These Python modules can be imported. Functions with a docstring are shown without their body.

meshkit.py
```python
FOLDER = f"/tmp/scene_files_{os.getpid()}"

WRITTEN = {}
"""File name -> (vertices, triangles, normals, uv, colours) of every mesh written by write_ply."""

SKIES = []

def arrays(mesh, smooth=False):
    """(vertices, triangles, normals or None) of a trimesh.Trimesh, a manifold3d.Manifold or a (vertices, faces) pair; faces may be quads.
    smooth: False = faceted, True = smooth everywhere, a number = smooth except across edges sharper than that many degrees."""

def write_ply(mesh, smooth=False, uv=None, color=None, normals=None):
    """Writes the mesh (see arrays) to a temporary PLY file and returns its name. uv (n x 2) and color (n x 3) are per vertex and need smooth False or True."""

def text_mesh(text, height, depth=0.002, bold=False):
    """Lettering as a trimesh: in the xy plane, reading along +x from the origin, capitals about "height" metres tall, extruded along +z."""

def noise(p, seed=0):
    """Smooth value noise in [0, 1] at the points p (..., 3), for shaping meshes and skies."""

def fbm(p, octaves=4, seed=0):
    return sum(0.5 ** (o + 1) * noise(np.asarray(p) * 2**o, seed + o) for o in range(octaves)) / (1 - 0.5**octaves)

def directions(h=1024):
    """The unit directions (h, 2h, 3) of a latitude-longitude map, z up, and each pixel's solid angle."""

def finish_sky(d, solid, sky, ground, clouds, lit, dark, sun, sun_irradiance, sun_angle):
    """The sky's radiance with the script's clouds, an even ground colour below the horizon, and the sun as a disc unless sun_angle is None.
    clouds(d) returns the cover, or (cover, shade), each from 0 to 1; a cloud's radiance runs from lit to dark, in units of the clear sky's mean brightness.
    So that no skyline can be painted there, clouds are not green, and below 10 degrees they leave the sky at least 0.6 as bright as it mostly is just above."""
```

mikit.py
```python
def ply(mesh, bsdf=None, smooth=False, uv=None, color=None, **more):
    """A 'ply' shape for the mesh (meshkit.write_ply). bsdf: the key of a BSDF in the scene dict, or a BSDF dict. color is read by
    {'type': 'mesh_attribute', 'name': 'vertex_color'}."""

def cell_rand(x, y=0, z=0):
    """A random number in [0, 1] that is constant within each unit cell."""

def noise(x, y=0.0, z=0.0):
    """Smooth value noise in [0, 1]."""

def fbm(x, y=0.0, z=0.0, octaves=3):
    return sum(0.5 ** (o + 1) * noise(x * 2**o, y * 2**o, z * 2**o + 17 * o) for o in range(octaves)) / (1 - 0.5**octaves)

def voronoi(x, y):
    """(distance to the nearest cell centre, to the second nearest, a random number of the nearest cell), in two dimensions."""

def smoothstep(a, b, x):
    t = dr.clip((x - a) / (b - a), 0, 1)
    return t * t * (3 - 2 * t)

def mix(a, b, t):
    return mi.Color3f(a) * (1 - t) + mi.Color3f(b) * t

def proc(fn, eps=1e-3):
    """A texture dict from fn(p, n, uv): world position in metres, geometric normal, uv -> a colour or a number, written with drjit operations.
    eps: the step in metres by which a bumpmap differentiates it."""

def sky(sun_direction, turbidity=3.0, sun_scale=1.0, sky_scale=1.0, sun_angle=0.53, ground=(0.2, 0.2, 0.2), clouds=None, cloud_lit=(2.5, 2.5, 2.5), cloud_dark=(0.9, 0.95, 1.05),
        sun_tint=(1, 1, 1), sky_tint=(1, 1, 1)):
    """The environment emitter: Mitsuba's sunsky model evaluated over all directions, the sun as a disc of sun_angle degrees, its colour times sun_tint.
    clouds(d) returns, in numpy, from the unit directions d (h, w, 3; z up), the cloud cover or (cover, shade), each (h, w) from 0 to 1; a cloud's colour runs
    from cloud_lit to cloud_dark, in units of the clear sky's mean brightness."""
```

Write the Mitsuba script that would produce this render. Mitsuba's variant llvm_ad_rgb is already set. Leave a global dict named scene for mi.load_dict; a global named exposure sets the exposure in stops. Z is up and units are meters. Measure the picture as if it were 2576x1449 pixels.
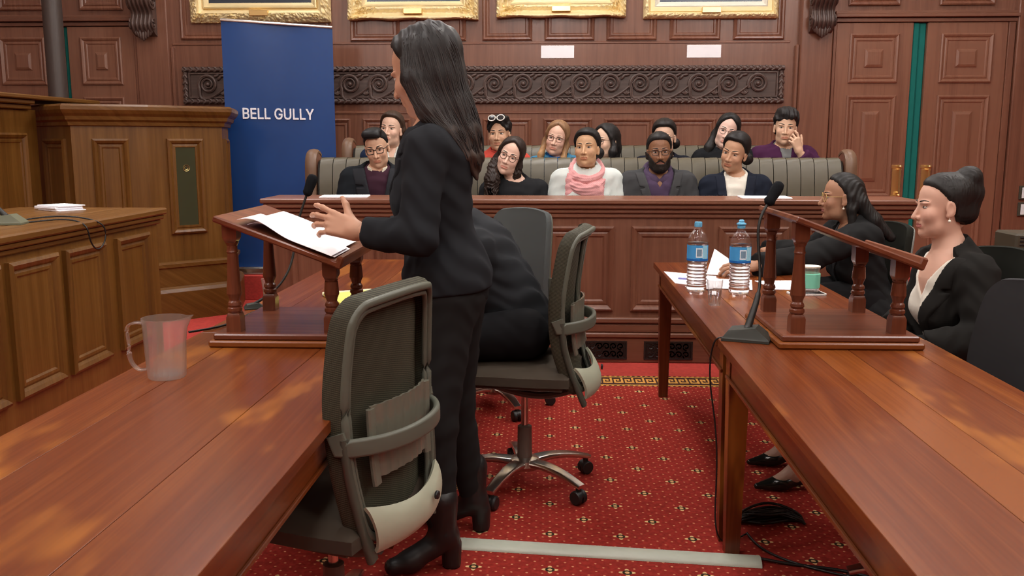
import math, random
import numpy as np, trimesh, drjit as dr, mitsuba as mi, mikit, meshkit
from mikit import ply, proc, fbm, noise, cell_rand, smoothstep, mix, voronoi
from scipy.spatial import ConvexHull

T = mi.ScalarTransform4f
scene, labels = {'type': 'scene'}, {}
PI = math.pi
rng = np.random.default_rng(7)

# ---------------------------------------------------------------- camera, lights, exposure
EYE = np.array([0.0, 0.0, 1.36])
YAW, PITCH = math.radians(2.3), math.radians(9.1)
LOOK = np.array([-math.sin(YAW) * math.cos(PITCH), math.cos(YAW) * math.cos(PITCH), -math.sin(PITCH)])
scene['camera'] = {'type': 'perspective', 'fov': 2 * math.degrees(math.atan(1288 / 2300)), 'fov_axis': 'x', 'near_clip': 0.05, 'far_clip': 60,
                   'to_world': T().look_at(origin=EYE.tolist(), target=(EYE + LOOK).tolist(), up=[0, 0, 1])}
exposure = 1.15
LAMP = (6.0, 5.9, 5.9)                       # radiance of the ceiling panels
GLOBE = (26.0, 24.5, 23.0)                   # radiance of the hanging globe lamps
CEIL = 4.7
LAMPS = [(x, y) for y in (-0.6, 2.2, 5.0, 7.1) for x in (-2.6, 0.0, 2.6)]
GLOBES = [(x, y) for y in (-1.2, 1.6, 4.4) for x in (-2.9, 2.9) if (x, y) != (-2.9, 4.4)] + [(0.0, -1.6), (0.0, 3.2), (0.0, 6.2)]
# ---------------------------------------------------------------- scene entries
_count = {}
def key(name, parent=None):
    k = (parent + '__' + name) if parent else name
    n = _count.get(k, 0); _count[k] = n + 1
    return k if n == 0 else f'{k}_{n:03d}'
def put(name, mesh, bsdf, parent=None, smooth=False, label=None, cat=None, group=None, kind=None, **kw):
    k = key(name, parent)
    d = mesh if isinstance(mesh, dict) else ply(mesh, bsdf, smooth, **kw)
    scene[k] = d
    tag(k, label, cat, group, kind)
    return k
def thing(name, label, cat=None, group=None, kind=None):
    k = key(name); tag(k, label, cat, group, kind); return k
def tag(k, label=None, cat=None, group=None, kind=None):
    e = {a: b for a, b in (('label', label), ('category', cat), ('group', group), ('kind', kind)) if b}
    if e: labels.setdefault(k, {}).update(e)

# ---------------------------------------------------------------- mesh helpers: a mesh is (vertices, triangles)
_s = np.array([[x, y, z] for x in (-1, 1) for y in (-1, 1) for z in (-1, 1)], float)
_cb = np.vstack([_s * np.where(np.arange(3) == k, 1.0, 0.999) for k in range(3)])
def _orient(v, f):
    c = v.mean(0); n = np.cross(v[f[:, 1]] - v[f[:, 0]], v[f[:, 2]] - v[f[:, 0]])
    flip = ((v[f].mean(1) - c) * n).sum(1) < 0
    f = f.copy(); f[flip] = f[flip][:, ::-1]; return f
_t = np.vstack([_s * np.where(np.arange(3) == k, 1.0, 0.9) for k in range(3)])
_bf = _orient(_t, ConvexHull(_t).simplices)
def box(x0, x1, y0, y1, z0, z1, b=0.004):
    c = np.array([x0 + x1, y0 + y1, z0 + z1]) / 2; h = np.array([abs(x1 - x0), abs(y1 - y0), abs(z1 - z0)]) / 2
    b = min(b, 0.45 * h.min())
    return np.vstack([c + _s * np.where(np.arange(3) == k, h, h - b) for k in range(3)]), _bf
def join(*ms):
    ms = [m for x in ms for m in (x if isinstance(x, list) else [x])]
    at = np.cumsum([0] + [len(m[0]) for m in ms])
    return np.vstack([m[0] for m in ms]), np.vstack([np.asarray(m[1]) + a for m, a in zip(ms, at)])
def move(m, d): return m[0] + np.asarray(d, float), m[1]
def xf(m, M, d=(0, 0, 0)): return m[0] @ np.asarray(M).T + np.asarray(d, float), m[1]      # columns of M are the local axes
def frame(x, y, z, o=(0, 0, 0)): return np.stack([x, y, z], 1).astype(float), np.asarray(o, float)
def rotz(a): c, s = math.cos(a), math.sin(a); return np.array([[c, -s, 0], [s, c, 0], [0, 0, 1.0]])
def rotx(a): c, s = math.cos(a), math.sin(a); return np.array([[1, 0, 0], [0, c, -s], [0, s, c]])
def roty(a): c, s = math.cos(a), math.sin(a); return np.array([[c, 0, s], [0, 1, 0], [-s, 0, c]])
def unit(v): v = np.asarray(v, float); return v / np.linalg.norm(v)
def grid_faces(n, m, wrap_n=False, wrap_m=False):
    i, j = np.meshgrid(np.arange(n if wrap_n else n - 1), np.arange(m if wrap_m else m - 1), indexing='ij')
    a, b = i * m + j, ((i + 1) % n) * m + j
    c, d = ((i + 1) % n) * m + (j + 1) % m, i * m + (j + 1) % m
    return np.vstack([np.stack([a, b, c], -1).reshape(-1, 3), np.stack([a, c, d], -1).reshape(-1, 3)])
def lathe(prof, n=24, flat=None):
    """prof: (radius, z) from bottom to top; ends are closed. flat: number of sides for a polygon section."""
    n = flat or n
    a = np.arange(n) * 2 * PI / n + (PI / n if flat else 0)
    p = np.asarray(prof, float)
    v = np.stack([p[:, None, 0] * np.cos(a), p[:, None, 0] * np.sin(a), np.repeat(p[:, 1:2], n, 1)], -1).reshape(-1, 3)
    f = grid_faces(len(p), n, False, True)[:, ::-1]
    k = len(v); v = np.vstack([v, [[0, 0, p[0, 1]], [0, 0, p[-1, 1]]]])
    i = np.arange(n); e = (len(p) - 1) * n
    f = np.vstack([f, np.stack([(i + 1) % n, i, i * 0 + k], 1), np.stack([e + i, e + (i + 1) % n, i * 0 + k + 1], 1)])
    return v, f
def sweep(path, sec, closed=False, scale=None, up=(0, 0, 1)):
    """Sweep a closed section (k, 2) along a path; scale per point; ends capped."""
    P, S = np.asarray(path, float), np.asarray(sec, float); n, k = len(P), len(S)
    t = np.roll(P, -1, 0) - np.roll(P, 1, 0) if closed else np.gradient(P, axis=0)
    t /= np.linalg.norm(t, axis=1, keepdims=True) + 1e-12
    u = np.asarray(up, float); s = np.cross(t, u)
    bad = np.linalg.norm(s, axis=1) < 1e-3
    s[bad] = np.cross(t[bad], [0.3, 1, 0.1]); s /= np.linalg.norm(s, axis=1, keepdims=True)
    w = np.cross(s, t); sc = np.ones(n) if scale is None else np.asarray(scale, float)
    v = (P[:, None] + sc[:, None, None] * (S[None, :, :1] * s[:, None] + S[None, :, 1:] * w[:, None])).reshape(-1, 3)
    f = grid_faces(n, k, closed, True)
    if not closed:
        c = len(v); v = np.vstack([v, P[:1], P[-1:]]); i = np.arange(k); e = (n - 1) * k
        f = np.vstack([f, np.stack([i, (i + 1) % k, i * 0 + c], 1)[:, ::-1][:, [1, 0, 2]][:, ::-1], np.stack([e + (i + 1) % k, e + i, i * 0 + c + 1], 1)[:, ::-1][:, [1, 0, 2]][:, ::-1]])
    m = trimesh.Trimesh(v, f, process=False)
    if m.volume < 0: f = f[:, ::-1]
    return v, f
def circ(r, n=8, rz=None): a = np.arange(n) * 2 * PI / n; return np.stack([r * np.cos(a), (rz or r) * np.sin(a)], 1)
def rrect(w, h, r, n=4):
    out = []
    for cx, cy, a0 in ((w / 2 - r, h / 2 - r, 0), (-w / 2 + r, h / 2 - r, 90), (-w / 2 + r, -h / 2 + r, 180), (w / 2 - r, -h / 2 + r, 270)):
        for a in np.radians(np.linspace(a0, a0 + 90, n)): out.append((cx + r * math.cos(a), cy + r * math.sin(a)))
    return np.array(out)
def tube(path, r, n=8, closed=False): 
    r = np.asarray(r, float)
    return sweep(path, circ(1.0, n), closed, scale=np.full(len(path), float(r)) if r.ndim == 0 else r)
def spline(pts, n=40, closed=False):
    from scipy.interpolate import CubicSpline
    P = np.asarray(pts, float)
    if closed: P = np.vstack([P, P[:1]])
    t = np.r_[0, np.cumsum(np.linalg.norm(np.diff(P, axis=0), axis=1))]
    s = CubicSpline(t, P, bc_type='periodic' if closed else 'natural')
    return s(np.linspace(0, t[-1], n, endpoint=not closed))
def ico(c, r, sub=2):
    m = trimesh.creation.icosphere(subdivisions=sub); return np.array(m.vertices) * np.asarray(r) + np.asarray(c), np.array(m.faces)
def extrude(poly, z0, z1):
    """poly: (n, 2) outline, extruded from z0 to z1."""
    import shapely
    m = trimesh.creation.extrude_polygon(shapely.Polygon(poly), z1 - z0, engine='earcut')
    return np.array(m.vertices) + [0, 0, z0], np.array(m.faces)
def polyprism(base, tops):
    """Stack of horizontal rings (list of (n,3)) joined, both ends fan-closed."""
    n = len(tops[0]); v = np.vstack(tops); f = grid_faces(len(tops), n, False, True)
    k = len(v); v = np.vstack([v, tops[0].mean(0)[None], tops[-1].mean(0)[None]]); i = np.arange(n); e = (len(tops) - 1) * n
    f = np.vstack([f, np.stack([(i + 1) % n, i, i * 0 + k], 1), np.stack([e + i, e + (i + 1) % n, i * 0 + k + 1], 1)])
    if trimesh.Trimesh(v, f, process=False).volume < 0: f = f[:, ::-1]
    return v, f
def moulding(u0, u1, w0, w1, prof, close=True):
    """Mitred rectangular moulding in the (u, w) plane: prof = (inset, height). Local axes u, w, n."""
    rings = [np.array([[u0 + i, w0 + i, h], [u1 - i, w0 + i, h], [u1 - i, w1 - i, h], [u0 + i, w1 - i, h]]) for i, h in prof]
    v = np.vstack(rings); f = grid_faces(len(rings), 4, False, True)[:, ::-1]
    if close: e = (len(rings) - 1) * 4; f = np.vstack([f, [[e, e + 1, e + 2], [e, e + 2, e + 3]]])
    return v, f
def wuv(m, tone, axis): return np.tile([float(tone), float(axis)], (len(m[0]), 1))
def wood(name, mesh, bsdf, parent=None, tone=0.5, axis=2, **kw):
    return put(name, mesh, bsdf, parent, uv=wuv(mesh, tone, axis), **kw)
def vc(mesh, c):
    c = np.asarray(c, float); return np.tile(c, (len(mesh[0]), 1)) if c.ndim == 1 else c
def col(name, mesh, bsdf, c, parent=None, smooth=True, **kw):
    return put(name, mesh, bsdf, parent, smooth, color=vc(mesh, c), **kw)
def flatten(mesh, ang=35):
    """Split vertices across sharp edges so that smooth=True keeps creases (colour and uv need smooth True or False)."""
    m = trimesh.graph.smooth_shade(trimesh.Trimesh(mesh[0], mesh[1], process=False), angle=math.radians(ang), facet_minarea=None)
    return np.array(m.vertices), np.array(m.faces)
def srgb(r, g, b): c = np.array([r, g, b]) / 255.0; return np.where(c <= 0.04045, c / 12.92, ((c + 0.055) / 1.055) ** 2.4)

# ---------------------------------------------------------------- signed distance modelling
def length(q): return np.sqrt(np.einsum('ij,ij->i', q, q))
def smin(a, b, k):
    h = np.clip(0.5 + 0.5 * (b - a) / k, 0, 1); return b + (a - b) * h - k * h * (1 - h)
def smax(a, b, k): return -smin(-a, -b, k)
def s_cap(p, a, b, ra, rb=None):
    rb = ra if rb is None else rb; a = np.asarray(a, np.float32); d = np.asarray(b, np.float32) - a
    q = p - a; t = np.clip(q @ d / max(float(d @ d), 1e-9), 0, 1)
    return length(q - t[:, None] * d) - (ra + (rb - ra) * t)
def s_ell(p, c, r):
    r = np.asarray(r, np.float32); q = (p - np.asarray(c, np.float32)) / r
    k0 = length(q); k1 = length(q / r); return k0 * (k0 - 1) / np.maximum(k1, 1e-6)
def s_sph(p, c, r): return length(p - np.asarray(c, np.float32)) - r
def chain(p, pts, rs, k=0.02):
    d = None
    for a, b, ra, rb in zip(pts[:-1], pts[1:], rs[:-1], rs[1:]):
        e = s_cap(p, a, b, ra, rb); d = e if d is None else smin(d, e, k)
    return d
def nets(fn, lo, hi, h, B=4):
    """Surface nets of fn(points) < 0, evaluated only in blocks near the surface."""
    lo, hi = np.asarray(lo, float), np.asarray(hi, float)
    nb = np.ceil((hi - lo) / (h * B)).astype(int); n = nb * B + 1
    ci = np.stack(np.meshgrid(*[np.arange(k) for k in nb], indexing='ij'), -1).reshape(-1, 3)
    dc = fn((lo + (ci + 0.5) * h * B).astype(np.float32))
    near = np.abs(dc) < h * B * 0.87 * 1.5 + h
    V = np.full(tuple(n), 1e3, np.float32); M = np.zeros(tuple(n), bool)
    inside = ci[(dc < 0) & ~near] * B
    r = np.arange(B + 1)
    off = np.stack(np.meshgrid(r, r, r, indexing='ij'), -1).reshape(-1, 3)
    if len(inside):
        q = (inside[:, None] + off).reshape(-1, 3); V[q[:, 0], q[:, 1], q[:, 2]] = -1e3
    q = (ci[near][:, None] * B + off).reshape(-1, 3); M[q[:, 0], q[:, 1], q[:, 2]] = True
    pts = np.argwhere(M); V[M] = fn((lo + pts * h).astype(np.float32))
    S = V < 0
    c8 = sum(S[a:n[0] - 1 + a, b:n[1] - 1 + b, c:n[2] - 1 + c].astype(np.int8) for a in (0, 1) for b in (0, 1) for c in (0, 1))
    cells = np.argwhere((c8 > 0) & (c8 < 8))
    if not len(cells): return np.zeros((0, 3)), np.zeros((0, 3), int)
    idx = np.full(tuple(n - 1), -1, np.int64); idx[tuple(cells.T)] = np.arange(len(cells))
    acc, cnt = np.zeros((len(cells), 3)), np.zeros(len(cells))
    cor = np.array([[a, b, c] for a in (0, 1) for b in (0, 1) for c in (0, 1)])
    for i in range(8):
        for j in range(i + 1, 8):
            if np.abs(cor[i] - cor[j]).sum() != 1: continue
            va, vb = V[tuple((cells + cor[i]).T)], V[tuple((cells + cor[j]).T)]
            x = (va < 0) != (vb < 0); t = np.clip(va[x] / (va[x] - vb[x]), 0, 1)[:, None]
            acc[x] += cor[i] + t * (cor[j] - cor[i]); cnt[x] += 1
    verts = lo + (cells + acc / cnt[:, None]) * h
    F = []
    for ax in range(3):
        u, w = (ax + 1) % 3, (ax + 2) % 3
        a = S.take(np.arange(n[ax] - 1), ax); b = S.take(np.arange(1, n[ax]), ax)
        e = np.argwhere(a != b); e = e[(e[:, u] > 0) & (e[:, w] > 0) & (e[:, u] < n[u] - 1) & (e[:, w] < n[w] - 1)]
        ins = a[tuple(e.T)]
        def at(du, dw): q = e.copy(); q[:, u] -= du; q[:, w] -= dw; return idx[tuple(q.T)]
        q = np.stack([at(0, 0), at(1, 0), at(1, 1), at(0, 1)], 1)
        q[~ins] = q[~ins][:, ::-1]; q = q[(q >= 0).all(1)]
        F += [q[:, [0, 1, 2]], q[:, [0, 2, 3]]]
    f = np.vstack(F)
    if trimesh.Trimesh(verts, f, process=False).volume < 0: f = f[:, ::-1]
    return verts, f
# ---------------------------------------------------------------- materials
def wood_tex(dark, mid, light, blotch=0.0):
    def fn(p, n, uv):
        ax, t = uv.y, uv.x
        ix, iz = ax < 0.5, ax > 1.5
        a = dr.select(ix, p.x, dr.select(iz, p.z, p.y))
        b = dr.select(ix, p.z + p.y, dr.select(iz, p.x + 0.8 * p.y, p.x + p.z))
        w = fbm(a * 0.8 + t * 37, b * 5, t * 11, octaves=3)
        g = fbm(b * 45 + w * 7, a * 1.3, t * 7, octaves=3)
        s = noise(b * 260, a * 5, t * 5)
        v = dr.clip(0.5 + 0.9 * (g - 0.5) + 0.3 * (s - 0.5) + 0.7 * (w - 0.5) + 0.7 * (t - 0.5), 0, 1)
        c = dr.select(v < 0.5, mix(dark, mid, v * 2), mix(mid, light, v * 2 - 1))
        if blotch:
            k = smoothstep(0.57, 0.72, fbm(a * 2.2, b * 7 + 3, t * 3, octaves=4))
            c = mix(c, mi.Color3f(*BLOTCH), k * blotch)
        return c
    return proc(fn)
BLOTCH = (0.29, 0.1, 0.016)
def principled(base, rough, spec=0.5, **kw): return {'type': 'principled', 'base_color': base, 'roughness': rough, 'specular': spec, **kw}
def two(b): return {'type': 'twosided', 'bsdf': b}
VC = {'type': 'mesh_attribute', 'name': 'vertex_color'}
def rgb(*c): return {'type': 'rgb', 'value': [float(x) for x in c]}
scene['wood_wall'] = two(principled(wood_tex((0.122, 0.047, 0.028), (0.165, 0.067, 0.04), (0.21, 0.092, 0.055)), 0.3, 0.5))
scene['wood_gold'] = two(principled(wood_tex((0.088, 0.034, 0.006), (0.13, 0.054, 0.01), (0.175, 0.08, 0.018)), 0.36, 0.45))
scene['wood_table'] = two(principled(wood_tex((0.08, 0.015, 0.004), (0.128, 0.029, 0.0065), (0.19, 0.054, 0.011), 0.7), 0.26, 0.38))
scene['wood_lectern'] = two(principled(wood_tex((0.07, 0.017, 0.008), (0.11, 0.029, 0.013), (0.16, 0.046, 0.02)), 0.25, 0.6))
scene['wood_carved'] = two(principled(wood_tex((0.045, 0.026, 0.021), (0.07, 0.042, 0.034), (0.1, 0.06, 0.048)), 0.42, 0.5))
scene['plaster'] = principled(rgb(0.72, 0.69, 0.63), 0.9, 0.2)
scene['cloth'] = two(principled(VC, 0.85, 0.1, sheen=0.04))
scene['skin'] = two(principled(VC, 0.48, 0.35))
scene['hair'] = two(principled(VC, 0.48, 0.3))
scene['plastic'] = two(principled(VC, 0.42, 0.45))
scene['shiny'] = two(principled(VC, 0.16, 0.6))
scene['paper'] = two(principled(VC, 0.8, 0.2))
scene['leather'] = two(principled(VC, 0.4, 0.5))
scene['gilt'] = two(principled(rgb(0.8, 0.66, 0.36), 0.45, metallic=0.25))
scene['brass'] = two(principled(rgb(0.8, 0.58, 0.25), 0.25, metallic=0.9))
scene['aluminium'] = two(principled(rgb(0.72, 0.7, 0.66), 0.2, metallic=1.0))
scene['iron'] = principled(rgb(0.012, 0.011, 0.01), 0.4, 0.5)
scene['pane'] = {'type': 'thindielectric', 'int_ior': 1.3}
scene['clear'] = two({'type': 'blendbsdf', 'weight': 0.2, 'a': {'type': 'thindielectric', 'int_ior': 1.5}, 'b': {'type': 'roughplastic', 'diffuse_reflectance': rgb(0.62, 0.58, 0.54), 'alpha': 0.15}})
scene['clear'] = {'type': 'blendbsdf', 'weight': 0.08, 'a': {'type': 'thindielectric', 'int_ior': 1.5}, 'b': two({'type': 'roughplastic', 'diffuse_reflectance': rgb(0.7, 0.66, 0.62), 'alpha': 0.15})}
def mesh_tex(p, n, uv):
    l = 0.5 + 0.5 * dr.sin((p.z + 0.25 * p.x + 0.2 * p.y) * 2 * PI / 0.005); m = 0.5 + 0.5 * dr.sin((p.x + p.y) * 2 * PI / 0.005)
    return mix((0.026, 0.025, 0.016), (0.062, 0.059, 0.038), smoothstep(0.3, 0.9, l * 0.8 + m * 0.2))
scene['chair_mesh'] = two(principled(proc(mesh_tex), 0.7, 0.3))
def canvas_tex(p, n, uv):
    k = fbm(p.x * 2.3, p.z * 2.6, 4, octaves=4); t = smoothstep(0.1, 0.9, uv.y)
    return mix((0.02, 0.027, 0.04), (0.12, 0.15, 0.19), dr.clip(uv.x * (0.35 + 1.0 * k), 0, 1))
scene['canvas'] = principled(proc(canvas_tex), 0.3, 0.5)
def banner_tex(p, n, uv):
    return mi.Color3f(0.01, 0.05, 0.19) * (0.92 + 0.16 * fbm(p.x * 3, p.z * 2, 1))
scene['banner_cloth'] = two(principled(proc(banner_tex), 0.38, 0.4))
RED, RED2 = (0.235, 0.022, 0.016), (0.40, 0.05, 0.04)
def carpet_tex(p, n, uv):
    y = p.y + 0.046 * (p.x - 0.26)
    nz = 0.8 + 0.4 * fbm(p.x * 90, p.y * 90, 0, octaves=2)
    base = mi.Color3f(*RED) * nz
    # small dots on a fine lattice
    sx, sy = 0.247, 0.271
    u, v = (p.x - 0.258) / sx, (y - 3.295) / sy
    def cell(u, v):
        fu, fv = u - dr.round(u), v - dr.round(v)
        return fu, fv
    du, dv = cell(u * 5, v * 5); du2, dv2 = cell(u * 5 + 0.5, v * 5 + 0.5)
    d1 = dr.sqrt(dr.square(du * sx / 5) + dr.square(dv * sy / 5)); d2 = dr.sqrt(dr.square(du2 * sx / 5) + dr.square(dv2 * sy / 5))
    c = mix(base, mi.Color3f(0.62, 0.26, 0.14), smoothstep(0.0052, 0.0028, dr.minimum(d1, d2)) * 0.75)
    # four-petalled flowers on the centred lattice
    a, b = cell(u, v); a2, b2 = cell(u + 0.5, v + 0.5)
    near = (dr.square(a * sx) + dr.square(b * sy)) < (dr.square(a2 * sx) + dr.square(b2 * sy))
    x, z = dr.select(near, a, a2) * sx, dr.select(near, b, b2) * sy
    r, th = dr.sqrt(x * x + z * z), dr.atan2(z, x)
    petal = 0.024 * (0.62 + 0.38 * dr.cos(4 * th))
    c = dr.select(r < 0.03, mi.Color3f(*RED) * nz, c)
    c = mix(c, mi.Color3f(0.66, 0.42, 0.2), smoothstep(0.002, -0.002, r - petal - 0.003))
    c = mix(c, mi.Color3f(0.03, 0.02, 0.012), smoothstep(0.0015, -0.0015, dr.abs(r - 0.0115) - 0.0042))
    c = mix(c, mi.Color3f(0.6, 0.35, 0.16), smoothstep(0.0012, -0.0012, r - 0.0055))
    # key-pattern border and the plain strip beyond it
    w = (p.y - 5.02) / 0.225
    inb = (w > 0) & (w < 1)
    gold, blk = mi.Color3f(0.55, 0.27, 0.065), mi.Color3f(0.05, 0.022, 0.015)
    k = p.x / 0.062; k = k - dr.floor(k); m = (w - 0.2) / 0.6
    def bar(x0, x1, y0, y1): return (k > x0) & (k < x1) & (m > y0) & (m < y1)
    key_ = bar(0, 1.01, 0, 0.17) | bar(0, 0.14, 0, 1) | bar(0, 0.8, 0.83, 1) | bar(0.66, 0.8, 0.36, 1) | bar(0.33, 0.8, 0.36, 0.52) | bar(0.33, 0.45, 0.36, 0.66)
    bc = dr.select((m > 0) & (m < 1), dr.select(key_, blk, gold), dr.select(dr.abs(dr.abs(w - 0.5) - 0.39) < 0.035, gold, blk))
    q = p.x / 0.03; q = q - dr.floor(q)
    bc = dr.select((dr.abs(w - 0.5) > 0.45) & (q < 0.5), gold, bc)
    c = dr.select(inb, bc * nz, c)
    return dr.select((w >= 1) | (p.x < -1.45), mi.Color3f(*RED2) * (0.85 + 0.3 * fbm(p.x * 70, p.y * 70, 1, octaves=2)), c)
scene['carpet'] = principled(proc(carpet_tex), 0.95, 0.1, sheen=0.2)
scene['red_carpet'] = principled(proc(lambda p, n, uv: mi.Color3f(*RED2) * (0.8 + 0.4 * fbm(p.x * 80, p.y * 80, p.z * 80, octaves=2))), 0.95, 0.1, sheen=0.2)
# ---------------------------------------------------------------- the room
WY = 8.6
XL, XR, YB = -5.6, 4.9, -2.6
wood('wall_back', box(XL - 0.1, XR + 0.1, WY, WY + 0.15, -0.1, 3.15), 'wood_wall', kind='structure', tone=0.5)
put('wall_back_upper', box(XL - 0.1, XR + 0.1, WY, WY + 0.15, 3.15, CEIL + 0.1), 'plaster', kind='structure')
for nm, b in (('wall_left', (XL - 0.15, XL, YB - 0.1, WY)), ('wall_right', (XR, XR + 0.15, YB - 0.1, WY)), ('wall_front', (XL, XR, YB - 0.15, YB))):
    wood(nm, box(*b, -0.1, 3.15), 'wood_wall', kind='structure', tone=0.5)
    put(nm + '_upper', box(*b, 3.15, CEIL + 0.1), 'plaster', kind='structure')
put('floor', box(XL - 0.1, XR + 0.1, YB - 0.1, WY + 0.1, -0.1, 0.0, 0.001), 'carpet', kind='structure')
put('ceiling', box(XL - 0.1, XR + 0.1, YB - 0.1, WY + 0.1, CEIL, CEIL + 0.1), 'plaster', kind='structure')
ROW = ('nearest the camera', 'second from the camera', 'third from the camera', 'nearest the portraits'); SIDE = ('left', 'middle', 'right')
for i, (x, y) in enumerate(LAMPS):
    l = thing('ceiling_light', f'square white ceiling light panel, {SIDE[i % 3]} one of the row {ROW[i // 3]}', 'ceiling light', 'ceiling lights in rows')
    put('frame', moulding(x - 0.45, x + 0.45, y - 0.45, y + 0.45, [(0, 0), (0, 0.05), (0.04, 0.05), (0.05, 0.0)], False) if 0 else
        join(*[box(*q, CEIL - 0.06, CEIL, 0.004) for q in ((x - .46, x + .46, y - .46, y - .41), (x - .46, x + .46, y + .41, y + .46), (x - .46, x - .41, y - .41, y + .41), (x + .41, x + .46, y - .41, y + .41))]), 'plaster', l)
    d = ply((np.array([[x - .41, y - .41, CEIL - .03], [x + .41, y - .41, CEIL - .03], [x + .41, y + .41, CEIL - .03], [x - .41, y + .41, CEIL - .03]]), np.array([[0, 2, 1], [0, 3, 2]])), 'plaster')
    d['emitter'] = {'type': 'area', 'radiance': rgb(*LAMP)}
    put('diffuser', d, None, l)

for i, (x, y) in enumerate(GLOBES):
    wh = f"{SIDE[0 if x < -1 else 2 if x > 1 else 1]} of the room, {('behind the camera', 'above the near tables', 'above the far tables', 'above the public desk')[0 if y < 0 else 1 if y < 3 else 2 if y < 5 else 3]}"
    l = thing('pendant_lamp', 'opal globe lamp on a brass rod, ' + wh, 'lamp', 'hanging globe lamps')
    put('rod', join(tube([(x, y, 3.6), (x, y, CEIL - 0.02)], 0.01, 8), move(lathe([(0.06, 0), (0.06, 0.02), (0.02, 0.04)], 20), (x, y, CEIL - 0.045))), 'brass', l, 30)
    put('gallery', move(lathe([(0.07, 0), (0.075, 0.03), (0.03, 0.05)], 20), (x, y, 3.56)), 'brass', l, 30)
    d = ply(ico((x, y, 3.42), (0.16, 0.16, 0.16), 3), 'plaster', True)
    d['emitter'] = {'type': 'area', 'radiance': rgb(*GLOBE)}
    put('globe', d, None, l)
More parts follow.
